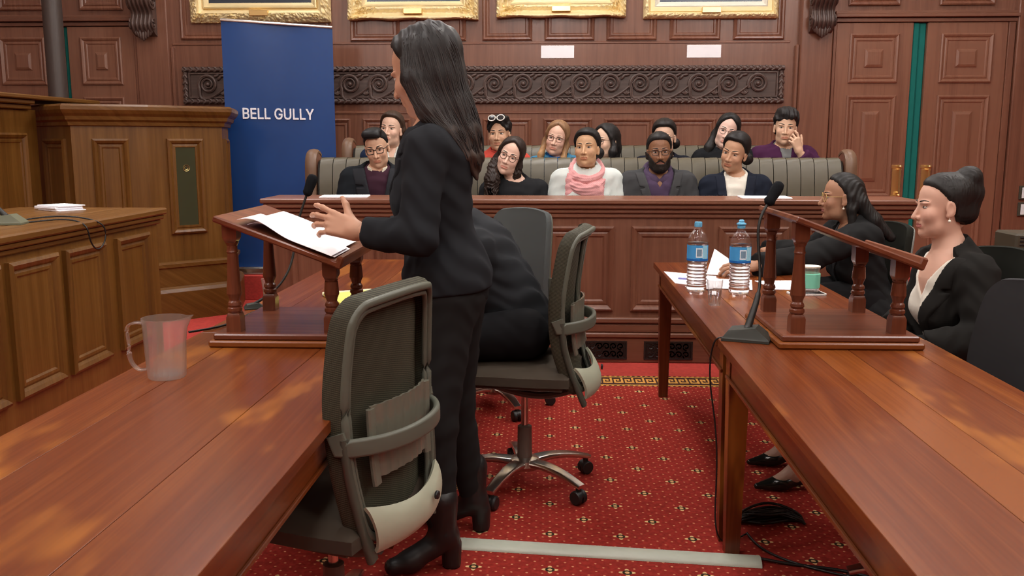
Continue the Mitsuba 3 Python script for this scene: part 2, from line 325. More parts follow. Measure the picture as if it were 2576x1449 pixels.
# wall panelling: a panel is its own mesh in the local frame u = +x, w = +z, n = -y (towards the room)
BM, BO = frame((1, 0, 0), (0, 0, 1), (0, -1, 0))
BOLECT = [(0, 0), (0, 0.016), (0.012, 0.026), (0.026, 0.02), (0.034, 0.008), (0.044, 0.012), (0.056, 0.012), (0.064, 0.003)]
def wpanel(parent, x0, x1, z0, z1, y, prof=BOLECT, bsdf='wood_wall', raised=None, name='panel', tone=None):
    ms = [xf(moulding(x0, x1, z0, z1, prof), BM, (0, y, 0))]
    if raised:
        i, b = raised; ms.append(xf(moulding(x0 + i, x1 - i, z0 + i, z1 - i, [(0, 0.0035), (0.004, 0.012), (b, 0.02)]), BM, (0, y, 0)))
    m = join(ms)
    return wood(name, m, bsdf, parent, tone=rng.uniform(0.35, 0.65) if tone is None else tone)
for x0 in (-1.83, -1.22, -0.615, -0.05, 0.512, 1.083, 1.655):
    wpanel('wall_back', x0, x0 + 0.455, 2.27, 2.98, WY)
wpanel('wall_back', -3.41, -2.0, 2.29, 2.98, WY)
for x0 in (-3.39, -2.86, -2.3, -1.735, -1.18, -0.615, -0.055, 0.507, 1.078, 1.65):
    wpanel('wall_back', x0, x0 + 0.45, 0.75, 1.57, WY)
for z0, z1, o in ((2.24, 2.26, 0.008), (1.615, 1.64, 0.01), (3.0, 3.15, 0.05)):
    wood('rail', box(-3.5, 2.17, WY - o, WY + 0.02, z0, z1), 'wood_wall', 'wall_back', tone=0.55, axis=0)

# carved scroll frieze
fz = 'trim_1'
_count[fz] = 1
FX0, FX1, FZ0, FZ1 = -3.41, 2.125, 1.705, 2.045
wood('ground', box(FX0, FX1, WY - 0.012, WY + 0.02, FZ0, FZ1), 'wood_carved', fz, tone=0.3, axis=0)
tag(fz, 'long dark carved frieze of running wave scrolls across the back wall', None, None, 'structure')
tag(fz, kind='structure')
def border(x0, x1, z0, z1, horizontal=True):
    c = ((z0 + z1) / 2) if horizontal else (x0 + x1) / 2
    a = np.linspace(0, PI, 9); r = 0.024
    sec = np.stack([np.cos(a) * r, np.sin(a) * 0.03], 1)
    if horizontal:
        m = sweep([(x0, WY - 0.012, c), (x1, WY - 0.012, c)], sec, up=(0, -1, 0))
        lo, hi = x0, x1
    else:
        m = sweep([(c, WY - 0.012, z0), (c, WY - 0.012, z1)], sec, up=(0, -1, 0)); lo, hi = z0, z1
    leaves = []
    for i, t in enumerate(np.arange(lo + 0.03, hi - 0.02, 0.0575)):
        for s in (-1, 1):
            e = ico((0, 0, 0), (0.026, 0.009, 0.011), 1)
            e = (e[0] @ roty(s * 0.6).T, e[1])
            leaves.append(move(e, (t, WY - 0.038, c + s * 0.01)) if horizontal else (lambda q: (q[0][:, [2, 1, 0]] + [c + s * 0.01, WY - 0.038, t], q[1][:, ::-1]))(e))
    return m, join(leaves)
for args in ((FX0, FX1, FZ1 - 0.05, FZ1, True), (FX0, FX1, FZ0, FZ0 + 0.05, True), (FX0, FX0 + 0.05, FZ0 + .05, FZ1 - .05, False), (FX1 - 0.05, FX1, FZ0 + .05, FZ1 - .05, False)):
    m, lv = border(*args)
    wood('border_rail', m, 'wood_carved', fz, tone=0.6, axis=0, smooth=True)
    wood('border_leaves', lv, 'wood_carved', fz, tone=0.7, axis=0, smooth=True)
wood('inner_fillet', xf(moulding(FX0 + 0.055, FX1 - 0.055, FZ0 + 0.055, FZ1 - 0.055, [(0, 0.012), (0, 0.03), (0.012, 0.03), (0.018, 0.012)], False), BM, (0, WY, 0)), 'wood_carved', fz, tone=0.55, axis=0)
NS = 20; pitch_ = (FX1 - FX0 - 0.2) / NS
for i in range(NS):
    cx, cz = FX0 + 0.1 + (i + 0.5) * pitch_, (FZ0 + FZ1) / 2 + 0.008
    t = np.linspace(0, 1, 64); th = 0.9 + t * 2.15 * 2 * PI; r = 0.016 + 0.072 * t ** 0.85
    sp = np.stack([cx - r * np.sin(th + 0.2), 0 * t + WY - 0.02, cz + r * np.cos(th + 0.2)], 1)
    stem = spline([sp[-1], sp[-1] + (sp[-1] - sp[-4]) * 1.4, (cx + pitch_ * 0.62, WY - 0.02, cz - 0.03), (cx + pitch_ * 0.95, WY - 0.02, cz + 0.075)], 22)[1:] if i < NS - 1 else sp[:0]
    path = np.vstack([sp, stem]); k = len(path)
    w = np.r_[np.linspace(0.5, 1.25, 64), np.linspace(1.25, 0.5, k - 64)]
    band = join(sweep(path, rrect(0.026, 0.03, 0.008, 3), scale=w, up=(0, -1, 0)), sweep(path - [0, 0.013, 0], rrect(0.011, 0.014, 0.004, 2), scale=w, up=(0, -1, 0)))
    eye = ico((cx, WY - 0.026, cz), (0.021, 0.02, 0.021), 1)
    extra = []
    if i < NS - 1:
        mx = cx + pitch_ * 0.5
        for j, a in enumerate((-0.9, -0.45, 0, 0.45, 0.9)):
            e = ico((0, 0, 0), (0.01, 0.014, 0.028), 1); e = (e[0] @ roty(a).T, e[1]); extra.append(move(e, (mx + 0.012 + math.sin(a) * 0.024, WY - 0.018, FZ0 + 0.085 + math.cos(a) * 0.012)))
        for j, (dx, dz, a) in enumerate(((-0.035, 0.02, 1.1), (0.0, 0.005, 0.7), (0.03, 0.02, 1.4))):
            e = ico((0, 0, 0), (0.015, 0.016, 0.036), 1); e = (e[0] @ roty(a).T, e[1]); extra.append(move(e, (mx - 0.02 + dx, WY - 0.018, FZ1 - 0.105 + dz)))
    wood('scroll', flatten(join(band, eye, *extra), 40), 'wood_carved', fz, tone=0.5, axis=0, smooth=True)

# pilasters, corbels, doors
def corbel(parent, x, ztop, y, w=0.2):
    prof = [(0, 0), (0.12, 0), (0.16, -0.03), (0.17, -0.09), (0.14, -0.15), (0.1, -0.19), (0.085, -0.23), (0.1, -0.27), (0.115, -0.31), (0.1, -0.35), (0.05, -0.39), (0.0, -0.41)]
    p = spline(np.array([(a, b, 0) for a, b in prof[1:]]), 40)[:, :2]
    poly = np.vstack([[(0, 0)], p])
    m = extrude(poly, -w / 2, w / 2)
    m = (np.stack([m[0][:, 2] + x, y - m[0][:, 0], ztop + m[0][:, 1]], 1), m[1][:, ::-1])
    ms = [flatten(m, 40)]
    for s in (-1, 1):                                                    # side volutes and front flutes
        for cz, r in ((-0.1, 0.085), (-0.3, 0.055)):
            t = np.linspace(0, 1, 40); th = t * 4 * PI; q = 0.01 + (r - 0.01) * t
            ms.append(sweep(np.stack([0 * t + x + s * (w / 2 + 0.004), y - 0.085 - q * np.cos(th) * 0.8, ztop + cz + q * np.sin(th)], 1), circ(0.009, 6)))
    for k in range(-2, 3):
        q = p[6:34]; ms.append(sweep(np.stack([0 * q[:, 0] + x + k * 0.038, y - q[:, 0] - 0.004, ztop + q[:, 1]], 1), circ(0.014, 6), up=(1, 0, 0)))
    for k in range(-3, 4):                                               # acanthus tip
        e = ico((0, 0, 0), (0.017, 0.02, 0.06), 1); e = (e[0] @ roty(k * 0.12).T, e[1]); ms.append(move(e, (x + k * 0.026, y - 0.075, ztop - 0.40 + abs(k) * 0.014)))
    return wood('corbel', join(ms), 'wood_carved', parent, tone=0.75, smooth=True)
def pilaster(n, x0, x1, cx, ztop):
    k = f'trim_{n}'; _count[k] = 1
    wood('shaft', box(x0, x1, WY - 0.1, WY + 0.02, 0, 3.1, 0.008), 'wood_wall', k, tone=0.62)
    wood('shaft_edge', box(x0 - 0.03, x0, WY - 0.06, WY + 0.02, 0, 2.22, 0.008), 'wood_wall', k, tone=0.5)
    wood('shaft_edge', box(x1, x1 + 0.03, WY - 0.06, WY + 0.02, 0, 2.22, 0.008), 'wood_wall', k, tone=0.5)
    wood('base', box(x0 - 0.05, x1 + 0.05, WY - 0.14, WY + 0.02, 0.2, 0.5, 0.01), 'wood_wall', k, tone=0.5)
    corbel(k, cx, 2.72, WY - 0.1)
    tag(k, kind='structure')
pilaster(2, -3.80, -3.5, -3.69, 2.7)
pilaster(3, 2.24, 2.52, 2.40, 2.7)
pilaster(4, 4.13, 4.43, 4.3, 2.7)
DOORP = [(0, 0), (0, 0.014), (0.012, 0.02), (0.026, 0.014), (0.036, 0.005), (0.046, 0.01), (0.058, 0.01), (0.066, 0.003)]
def leaf(d, x0, x1, zb, zt, y, handle=None):
    lf = wood('leaf', box(x0, x1, y - 0.045, y, zb, zt, 0.004), 'wood_wall', d, tone=1.15)
    yf = y - 0.045; m = 0.12
    wpanel(lf, x0 + m, x1 - m, 1.88, 2.31, yf, DOORP, raised=(0.135, 0.025), tone=1.1)
    wpanel(lf, x0 + m, x1 - m, 0.86, 1.77, yf, DOORP, raised=(0.14, 0.03), tone=1.1)
    wpanel(lf, x0 + m, x1 - m, 0.28, 0.74, yf, DOORP, raised=(0.135, 0.03), tone=1.1)
    if handle is not None:
        h = put('handle', join(box(handle - 0.035, handle + 0.035, yf - 0.006, yf, 0.86, 1.15, 0.002), box(handle - 0.045, handle + 0.045, yf - 0.012, yf, 1.12, 1.15, 0.003), box(handle - 0.045, handle + 0.045, yf - 0.012, yf, 0.85, 0.875, 0.003),
                               tube([(handle + 0.02, yf - 0.05, 0.88), (handle + 0.02, yf - 0.05, 1.13)], 0.009), tube([(handle + 0.02, yf, 0.9), (handle + 0.02, yf - 0.055, 0.9)], 0.011), tube([(handle + 0.02, yf, 1.11), (handle + 0.02, yf - 0.055, 1.11)], 0.011),
                               ico((handle + 0.02, yf - 0.05, 1.135), 0.017), ico((handle + 0.02, yf - 0.05, 0.875), 0.017)), 'brass', lf, 30)
        tag(h, 'polished brass pull handle on a plate')
for n, (xa, xb, xc, xd) in ((1, (-5.22, -4.55, -4.455, -3.83)), (2, (2.56, 3.235, 3.36, 4.06))):
    d = f'door_{n}'; _count[d] = 1
    tag(d, kind='structure')
    zt = 2.405
    leaf(d, xa, xb, 0.22, zt, WY - 0.02, xb - 0.075 if n == 2 else None)
    leaf(d, xc, xd, 0.22, zt, WY - 0.02, xc + 0.06 if n == 2 else None)
    e = col('felt_strip', join(box(xb + 0.003, (xb + xc) / 2 - 0.002, WY - 0.05, WY, 0.22, zt, 0.012), box((xb + xc) / 2 + 0.002, xc - 0.003, WY - 0.04, WY, 0.22, zt, 0.012)), 'cloth', (0.012, 0.13, 0.115), d, 40)if 0 else None
    for a, b, o in ((xb + 0.003, (xb + xc) / 2 - 0.002, 0.05), ((xb + xc) / 2 + 0.002, xc - 0.003, 0.035)):
        m = box(a, b, WY - o, WY, 0.22, zt, 0.01); k = col('felt_strip', m, 'cloth', (0.014, 0.15, 0.13), d, False); tag(k, 'green felt strip between the leaves')
    wood('lintel', join(box(xa - 0.02, xd + 0.08, WY - 0.075, WY, zt + 0.005, zt + 0.04), box(xa - 0.02, xd + 0.08, WY - 0.11, WY, zt + 0.045, zt + 0.075), box(xa - 0.02, xd + 0.08, WY - 0.09, WY, zt + 0.075, zt + 0.1)), 'wood_wall', d, tone=0.55, axis=0)
    wood('jamb', box(xd + 0.002, xd + 0.06, WY - 0.08, WY, 0.2, zt), 'wood_wall', d, tone=0.45)
    wood('jamb', box(xa - 0.03, xa - 0.002, WY - 0.08, WY, 0.2, zt), 'wood_wall', d, tone=0.45)
    for a, b in ((xa, xb), (xc, xd)):
        wpanel(d, a + 0.11, b - 0.11, 2.56, 3.0, WY - 0.01, DOORP, name='transom_panel')
k = wood('baseboard_back', join(box(-3.45, 2.2, WY - 0.03, WY, 0.2, 0.45, 0.008)), 'wood_wall', kind='structure', axis=0)

# raised platforms under the public benches
put('platform', box(-1.72, 2.2, 5.66, 6.78, 0.0, 0.12, 0.004), 'red_carpet', kind='structure')
put('platform', box(-1.72, XR, 6.78, WY, 0.0, 0.21, 0.004), 'red_carpet', kind='structure')
put('platform', box(XL, -1.72, 7.74, WY, 0.0, 0.21, 0.004), 'red_carpet', kind='structure')

# portraits in gilt frames
def picture(x0, x1, zb, fw, label, style, canv):
    k = thing('framed_portrait', label, 'framed painting', 'portraits along the back wall')
    zt = zb + 1.5
    y = WY - 0.012
    W, Hh = x1 - x0, zt - zb
    n = 150
    per = []
    for (a, b), m in zip((((0, 0), (W, 0)), ((W, 0), (W, Hh)), ((W, Hh), (0, Hh)), ((0, Hh), (0, 0))), (n, n, n, n)):
        for t in np.arange(m) / m: per.append((a[0] + (b[0] - a[0]) * t, a[1] + (b[1] - a[1]) * t))
    per = np.array(per)
    ins = np.linspace(0, 1, 22)
    prof = {'leaf': 0.03 + 0.05 * np.sin(ins * PI * 0.9) - 0.03 * (ins > 0.62), 'swept': 0.035 + 0.055 * (1 - ins) ** 1.5 + 0.02 * np.sin(ins * 9), 'plain': 0.04 + 0.04 * np.sin(np.minimum(ins * 1.7, 1) * PI) * (ins < 0.6) + 0.012 * (ins > 0.6)}[style]
    V = []
    for j, (i, h) in enumerate(zip(ins, prof)):
        d = i * fw
        u = np.clip(per[:, 0], d, W - d); w = np.clip(per[:, 1], d, Hh - d)
        u = d + per[:, 0] / W * (W - 2 * d); w = d + per[:, 1] / Hh * (Hh - 2 * d)
        P = np.stack([u, w, 0 * u], 1)
        corner = np.minimum(np.minimum(per[:, 0], W - per[:, 0]), 9) / W, np.minimum(per[:, 1], Hh - per[:, 1]) / Hh
        nearc = np.clip(1 - np.hypot(corner[0], corner[1]) * 5, 0, 1)
        nse = np.abs(meshkit.noise(P * 70 + 9 * len(label), 3) - 0.5) * 2
        amp = {'leaf': 0.028 * (ins[j] < 0.6) * (ins[j] > 0.04), 'swept': 0.034 * nearc + 0.008, 'plain': 0.02 * (ins[j] < 0.45)}[style]
        hh = h + amp * (nse - 0.4)
        if style == 'swept' and j < 3:                                    # gently scalloped outer edge
            s = 0.012 * np.sin(per[:, 0] / W * 3 * PI) ** 2 * (per[:, 1] < 1e-6); w = w + s * (3 - j) / 3
        V.append(np.stack([x0 + u, y - hh, zb + w], 1))
    V = [np.stack([V[0][:, 0], 0 * V[0][:, 0] + y, V[0][:, 2]], 1)] + V
    m = (np.vstack(V), grid_faces(len(V), 4 * n, False, True))
    put('frame', flatten((m[0], m[1][:, ::-1]), 50), 'gilt', k, True)
    i0 = fw
    put('liner', xf(moulding(x0 + i0 - 0.004, x1 - i0 + 0.004, zb + i0 - 0.004, zt - i0 + 0.004, [(0, 0.0), (0, 0.045), (0.012, 0.05), (0.03, 0.03), (0.05, 0.024)], False), BM, (0, y, 0)), 'gilt' if style != 'plain' else 'liner_white', k)
    a = i0 + 0.045
    cm = (np.array([[x0 + a, y - 0.022, zb + a], [x1 - a, y - 0.022, zb + a], [x1 - a, y - 0.022, zt - a], [x0 + a, y - 0.022, zt - a]]), np.array([[0, 1, 2], [0, 2, 3]]))
    put('canvas', cm, 'canvas', k, uv=np.array([[canv, 0], [canv, 0], [canv, 1], [canv, 1]]))
    cx = (x0 + x1) / 2
    put('plaque', box(cx - 0.085, cx + 0.085, y - 0.095, y - 0.02, zb + fw * 0.42, zb + fw * 0.42 + 0.05, 0.003), 'brass', k)
scene['liner_white'] = principled(rgb(0.75, 0.72, 0.6), 0.5, 0.4)
picture(-3.3, -2.0, 2.435, 0.13, 'dark portrait in a leafy gilt frame, directly above the blue banner', 'leaf', 0.12)
picture(-1.83, -0.65, 2.45, 0.12, 'blue-grey portrait in a swept gilt frame above the speaker\'s head', 'swept', 0.75)
picture(-0.48, 0.68, 2.465, 0.115, 'grey portrait in a dull swept frame, above the first white notice', 'swept', 0.62)
picture(0.84, 2.04, 2.452, 0.10, 'portrait with a pale liner and beaded gilt frame, nearest the right-hand doors', 'plain', 0.85)
for i, (x0, x1) in enumerate(((-0.08, 0.222), (1.245, 1.553))):
    m = box(x0, x1, WY - 0.004, WY, 2.113, 2.226, 0.001)
    col('wall_notice', m, 'paper', (0.9, 0.9, 0.92), None, False, label=('blank white card on the back wall, left of the pair' if i == 0 else 'blank white card on the back wall, right of the pair nearer the doors'), cat='notice', group='white cards on the wall')
# dark post in front of the left-hand doors
k = thing('dark_post', 'tall dark brown round post in front of the left-hand doors', 'post')
col('shaft', flatten(lathe([(0.08, 0.0), (0.08, 4.0)], 32), 40), 'plastic', (0.06, 0.045, 0.04), k)
col('base', flatten(lathe([(0.14, 0), (0.14, 0.05), (0.1, 0.1), (0.1, 0.16)], 32), 40), 'plastic', (0.05, 0.038, 0.034), k)
for s in [x for x in scene if x.startswith('dark_post__')]: scene[s]['to_world'] = T().translate([-4.265, 7.95, 0.21])
# ---------------------------------------------------------------- benches, desks and joinery
# public desk in front of the benches
DY, DX0, DX1 = 5.6, -1.72, 2.17
k = thing('gallery_desk', 'long panelled wooden desk front running below the seated audience', 'desk')
wood('front', box(DX0, DX1, DY, DY + 0.05, 0.0, 0.93), 'wood_wall', k, tone=0.55)
wood('end_panel', box(DX0, DX0 + 0.05, DY + 0.051, DY + 0.32, 0.0, 0.93), 'wood_wall', k, tone=0.5)
wood('end_panel', box(DX1 - 0.05, DX1, DY + 0.051, DY + 0.32, 0.0, 0.93), 'wood_wall', k, tone=0.5)
wood('top', box(DX0 - 0.05, DX1 + 0.05, DY - 0.06, DY + 0.36, 0.985, 1.015, 0.01), 'wood_wall', k, tone=0.7, axis=0)
wood('cornice', join(box(DX0 - 0.035, DX1 + 0.035, DY - 0.045, DY + 0.33, 0.955, 0.985, 0.01), box(DX0 - 0.02, DX1 + 0.02, DY - 0.028, DY + 0.33, 0.928, 0.955, 0.008), box(DX0 - 0.012, DX1 + 0.012, DY - 0.016, DY + 0.05, 0.9, 0.928, 0.006)), 'wood_wall', k, tone=0.5, axis=0)
for i in range(7):
    x0 = -1.6 + i * 0.527
    wpanel(k, x0, x0 + 0.42, 0.325, 0.85, DY, [(0, 0), (0, 0.02), (0.012, 0.028), (0.026, 0.02), (0.036, 0.008), (0.046, 0.012), (0.06, 0.012), (0.07, 0.003)])
wood('plinth', join(box(DX0 - 0.02, DX1 + 0.02, DY - 0.03, DY + 0.03, 0.0, 0.16, 0.006), box(DX0 - 0.03, DX1 + 0.03, DY - 0.045, DY + 0.03, 0.16, 0.19, 0.01), box(DX0 - 0.02, DX1 + 0.02, DY - 0.03, DY + 0.03, 0.19, 0.245, 0.008), box(DX0 - 0.03, DX1 + 0.03, DY - 0.04, DY + 0.03, 0.25, 0.285, 0.012)), 'wood_wall', k, tone=0.6, axis=0)
for i in range(8):
    x0 = -1.62 + i * 0.4425 + (0.04 if i > 3 else 0)
    if i == 4: x0 = 0.19
    if i > 4: x0 = 0.19 + (i - 4) * 0.405
    g = thing('vent', 'black cast iron vent grille in the desk plinth', None) if 0 else put('vent_grille', join(xf(moulding(x0, x0 + 0.3, 0.022, 0.138, [(0, 0), (0, 0.006), (0.01, 0.006), (0.012, 0.001)]), BM, (0, DY - 0.03, 0)),
        *[tube([(x0 + 0.04 + 0.044 * a + r * math.cos(t), DY - 0.034, 0.055 + 0.05 * b + r * math.sin(t)) for t in np.linspace(0.6 * (a + b), 0.6 * (a + b) + 7.5, 18) for r in [0.006 + 0.0022 * (t - 0.6 * (a + b))]], 0.0036, 5) for a in range(6) for b in range(2)],
        *[tube([(x0 + 0.018 + 0.044 * a, DY - 0.033, 0.03), (x0 + 0.018 + 0.044 * a, DY - 0.033, 0.13)], 0.003, 5) for a in range(7)]), 'iron', k, 30)
    if i == 0: tag(g, 'black iron vent grille')

# tufted leather benches
def bench(label, x0, x1, yf, zseat, zfloor, ztop, pitchx, n0):
    b = thing('bench', label, 'bench', 'leather public benches')
    L = (0.1, 0.088, 0.058)
    yb = yf + 0.46
    wood('frame', join(box(x0 + 0.03, x1 - 0.03, yf + 0.05, yb + 0.13, zfloor, zseat - 0.11), box(x0 + 0.03, x1 - 0.03, yb + 0.11, yb + 0.15, zseat - 0.1, ztop - 0.05)), 'wood_wall', b, tone=0.4, axis=0)
    sw = flatten(sweep([(x0 + 0.02, yf + 0.24, zseat - 0.05), (x1 - 0.02, yf + 0.24, zseat - 0.05)], rrect(0.5, 0.12, 0.045, 5)), 40)
    col('seat', sw, 'leather', L, b)
    n = round((x1 - x0 - 0.12) / pitchx); p = (x1 - x0 - 0.12) / n
    side = np.array([(0.02, zseat - 0.04), (0.0, zseat + 0.15), (0.02, zseat + 0.35), (0.055, ztop - 0.07), (0.10, ztop - 0.005), (0.15, ztop - 0.02), (0.165, ztop - 0.08)])
    pth = spline([(0, yb - 0.045 + a, z) for a, z in side], 26)
    a = np.linspace(0, PI, 9); sec = np.stack([np.cos(a) * p / 2 * 0.95, np.sin(a) ** 0.6 * 0.038], 1)
    cm = flatten(sweep(pth, np.vstack([sec, [(-p / 2 * 0.95, -0.02), (p / 2 * 0.95, -0.02)]])[:, [0, 1]], up=(1, 0, 0)) if 0 else sweep(pth, np.stack([np.r_[sec[:, 1], -0.02, -0.02], np.r_[sec[:, 0], -p / 2 * 0.95, p / 2 * 0.95]], 1), up=(1, 0, 0)), 40)
    # outward side of the section must face the sitters (-y)
    if cm[0][:, 1].min() > yb - 0.06: cm = flatten(sweep(pth, np.stack([-np.r_[sec[:, 1], -0.02, -0.02], np.r_[sec[:, 0], -p / 2 * 0.95, p / 2 * 0.95]], 1), up=(1, 0, 0)), 40)
    bk = np.vstack([pth[:, 1:] + [0.012, 0], pth[::-1, 1:] + [0.06, -0.03]]); m = extrude(bk, x0 + 0.04, x1 - 0.04)
    col('backing', (np.stack([m[0][:, 2], m[0][:, 0], m[0][:, 1]], 1), m[1]), 'leather', (0.03, 0.025, 0.018), b, False)
    for i in range(n):
        t = rng.uniform(0.93, 1.07)
        col('backrest_channel', move(cm, (x0 + 0.06 + (i + 0.5) * p, 0, 0)), 'leather', np.array(L) * t, b)
    for s, x in ((-1, x0), (1, x1)):                                      # rolled ends
        pr = spline([(yf + 0.02, zseat + 0.02), (yf + 0.08, zseat + 0.12), (yb - 0.08, zseat + 0.3), (yb + 0.0, ztop - 0.1), (yb + 0.02, ztop + 0.02), (yb + 0.09, ztop + 0.05), (yb + 0.17, ztop + 0.0), (yb + 0.17, ztop - 0.15), (yb + 0.15, zseat), (yb + 0.15, zfloor), (yf + 0.05, zfloor)] if 0 else [(yf + 0.02, zseat + 0.02, 0), (yf + 0.08, zseat + 0.12, 0), (yb - 0.1, zseat + 0.28, 0), (yb - 0.03, ztop - 0.1, 0), (yb + 0.0, ztop + 0.02, 0), (yb + 0.08, ztop + 0.055, 0), (yb + 0.17, ztop + 0.01, 0), (yb + 0.17, ztop - 0.15, 0)], 40)[:, :2]
        poly = np.vstack([pr, [(yb + 0.16, zfloor), (yf + 0.03, zfloor)]])
        m = extrude(poly, -0.035, 0.035); m = (np.stack([m[0][:, 2] + x, m[0][:, 0], m[0][:, 1]], 1), m[1])
        e = wood('end_panel', flatten(m, 40), 'wood_wall', b, tone=0.8, smooth=True)
        rollp = np.stack([0 * pr[4:34, 0] + x, pr[4:34, 0] - 0.0, pr[4:34, 1]], 1)
        col('end_roll', flatten(sweep(rollp, rrect(0.085, 0.04, 0.018, 4)[:, ::-1] if 0 else circ(0.024, 10, 0.042), up=(1, 0, 0)), 50), 'leather', (0.15, 0.085, 0.05), b)
bench('front leather bench with vertical channel tufting, behind the panelled desk', -1.72, 2.13, 6.16, 0.56, 0.12, 1.23, 0.096, 0)
bench('rear leather bench against the panelled wall, behind the front bench', -1.6, 1.93, 6.82, 0.66, 0.21, 1.315, 0.1, 0)

# oriented joinery face: origin o, axis u along the face, outward normal n
def face(o, u, n): return frame(unit(u), (0, 0, 1), unit(n), o)
FM = [(0, 0), (0, 0.02), (0.014, 0.03), (0.03, 0.02), (0.04, 0.006), (0.05, 0.011), (0.062, 0.011), (0.07, 0.003)]
def fpanel(parent, F, u0, u1, w0, w1, bsdf='wood_gold', prof=FM, tone=None):
    return wood('panel', xf(moulding(u0, u1, w0, w1, prof), *F), bsdf, parent, tone=rng.uniform(0.35, 0.65) if tone is None else tone)
# clerk's desk, near left: face looks along +x
k = thing('clerk_desk', 'golden brown panelled desk at the left edge, papers on its top', 'desk')
CX, CY0, CY1, CZ = -2.15, 2.2, 4.95, 1.0
F = face((CX, 0, 0), (0, -1, 0) if 0 else (0, 1, 0), (1, 0, 0))
wood('front', box(CX - 0.04, CX, CY0, CY1 - 0.02, 0.0, 0.93), 'wood_gold', k, tone=0.5)
wood('end_panel', box(CX - 0.75, CX - 0.041, CY1 - 0.06, CY1 - 0.02, 0.0, 0.93), 'wood_gold', k, tone=0.45)
for i, (a, b) in enumerate(((CX - 0.8, CX - 0.45), (CX - 0.45, CX - 0.2), (CX - 0.2, CX + 0.045))):
    wood('top_board', box(a, b - 0.0015, CY0 - 0.02, CY1 + 0.03, 0.965, CZ, 0.008), 'wood_gold', k, tone=(0.7, 0.85, 0.75)[i], axis=1)
wood('cornice', join(box(CX - 0.76, CX + 0.03, CY0, CY1 + 0.015, 0.94, 0.964, 0.008), box(CX - 0.75, CX + 0.015, CY0, CY1, 0.915, 0.94, 0.006)), 'wood_gold', k, tone=0.4, axis=1)
for y0 in (2.62, 3.075, 3.5, 3.93, 4.42):
    fpanel(k, F, y0, y0 + 0.37, 0.32, 0.885)
wood('plinth', box(CX - 0.02, CX + 0.025, CY0, CY1, 0.0, 0.16, 0.01), 'wood_gold', k, tone=0.3, axis=1)

# polygonal witness box behind it
k = thing('witness_box', 'tall golden brown panelled box with angled sides and a moulded cornice, beside the banner', 'witness box')
PL = np.array([(-4.1, 7.05), (-3.86, 6.86), (-3.42, 6.5), (-2.98, 6.76), (-2.56, 7.16), (-2.7, 7.7), (-3.3, 7.75), (-4.1, 7.75)])
cen = PL.mean(0)
def ring(off, z):
    out = []
    n = len(PL)
    for i in range(n):
        a, b, c = PL[i - 1], PL[i], PL[(i + 1) % n]
        n1 = unit([(b - a)[1], -(b - a)[0]]); n2 = unit([(c - b)[1], -(c - b)[0]])
        bis = unit(n1 + n2); out.append(np.r_[b + bis * off / max(bis @ n1, 0.4), z])
    return np.array(out)
wood('body', polyprism(None, [ring(0, 0.0), ring(0, 1.5)]), 'wood_gold', k, tone=0.55)
wood('cornice', polyprism(None, [ring(0.0, 1.47), ring(0.02, 1.475), ring(0.025, 1.5), ring(0.045, 1.515), ring(0.05, 1.54), ring(0.07, 1.56), ring(0.085, 1.585), ring(0.085, 1.61), ring(0.07, 1.625)]), 'wood_gold', k, tone=0.45, axis=0)
wood('plinth', polyprism(None, [ring(0.075, 0.0), ring(0.075, 0.22), ring(0.06, 0.245), ring(0.035, 0.26), ring(0.035, 0.4), ring(0.05, 0.41), ring(0.05, 0.435), ring(0.03, 0.445), ring(0.0, 0.45)]), 'wood_gold', k, tone=0.4, axis=0)
for i, (u0f, u1f) in ((1, (0.2, 0.85)), (2, (0.26, 0.74)), (3, (0.24, 0.72)), (4, (0.12, 0.6))):
    a, b = PL[i], PL[(i + 1) % len(PL)]; L = np.linalg.norm(b - a); u = (b - a) / L
    F = face((a[0], a[1], 0), (u[0], u[1], 0), (u[1], -u[0], 0))
    if i == 3:
        wood('panel', xf(moulding(u0f * L, u1f * L, 0.66, 1.38, FM[:-1] + [(0.066, 0.003)], False), *F), 'wood_gold', k, tone=0.55)
        q = col('grille_cloth', xf(moulding(u0f * L + 0.062, u1f * L - 0.062, 0.722, 1.318, [(0, 0.003), (0.002, 0.006)]), *F), 'cloth', (0.045, 0.045, 0.022), k, False); tag(q, 'dark green cloth infill of the narrow panel')
        c = (u0f + u1f) / 2 * L
        put('emblem', xf(join(sweep([(c + 0.024 * math.cos(t), 1.16 + 0.024 * math.sin(t), 0.008) for t in np.linspace(0, 2 * PI, 24, endpoint=False)], circ(0.0025, 5), True), sweep([(c + 0.013 * math.cos(t), 1.16 + 0.013 * math.sin(t), 0.008) for t in np.linspace(0, 2 * PI, 18, endpoint=False)], circ(0.002, 5), True)), *F), 'brass', k)
    else:
        fpanel(k, F, u0f * L, u1f * L, 0.66, 1.38)
# step at the side of the box
# judges' bench behind, along the left
k = thing('judges_bench', 'raised dark panelled bench front behind the desk at far left', 'bench front')
JX, JZ = -3.72, 1.685
wood('front', box(JX - 0.05, JX, 3.4, 6.6, 0.0, JZ - 0.1), 'wood_gold', k, tone=0.35)
wood('top', join(box(JX - 0.5, JX + 0.09, 3.3, 7.4, JZ - 0.03, JZ, 0.008), box(JX - 0.5, JX + 0.06, 3.3, 6.5, JZ - 0.065, JZ - 0.031, 0.008), box(JX - 0.1, JX + 0.03, 3.3, 6.5, JZ - 0.1, JZ - 0.066, 0.006)), 'wood_gold', k, tone=0.5, axis=1)
F = face((JX, 0, 0), (0, 1, 0), (1, 0, 0))
for y0 in (4.15, 4.75, 5.35, 5.95):
    fpanel(k, F, y0, y0 + 0.48, 0.6, 1.42, tone=0.3)

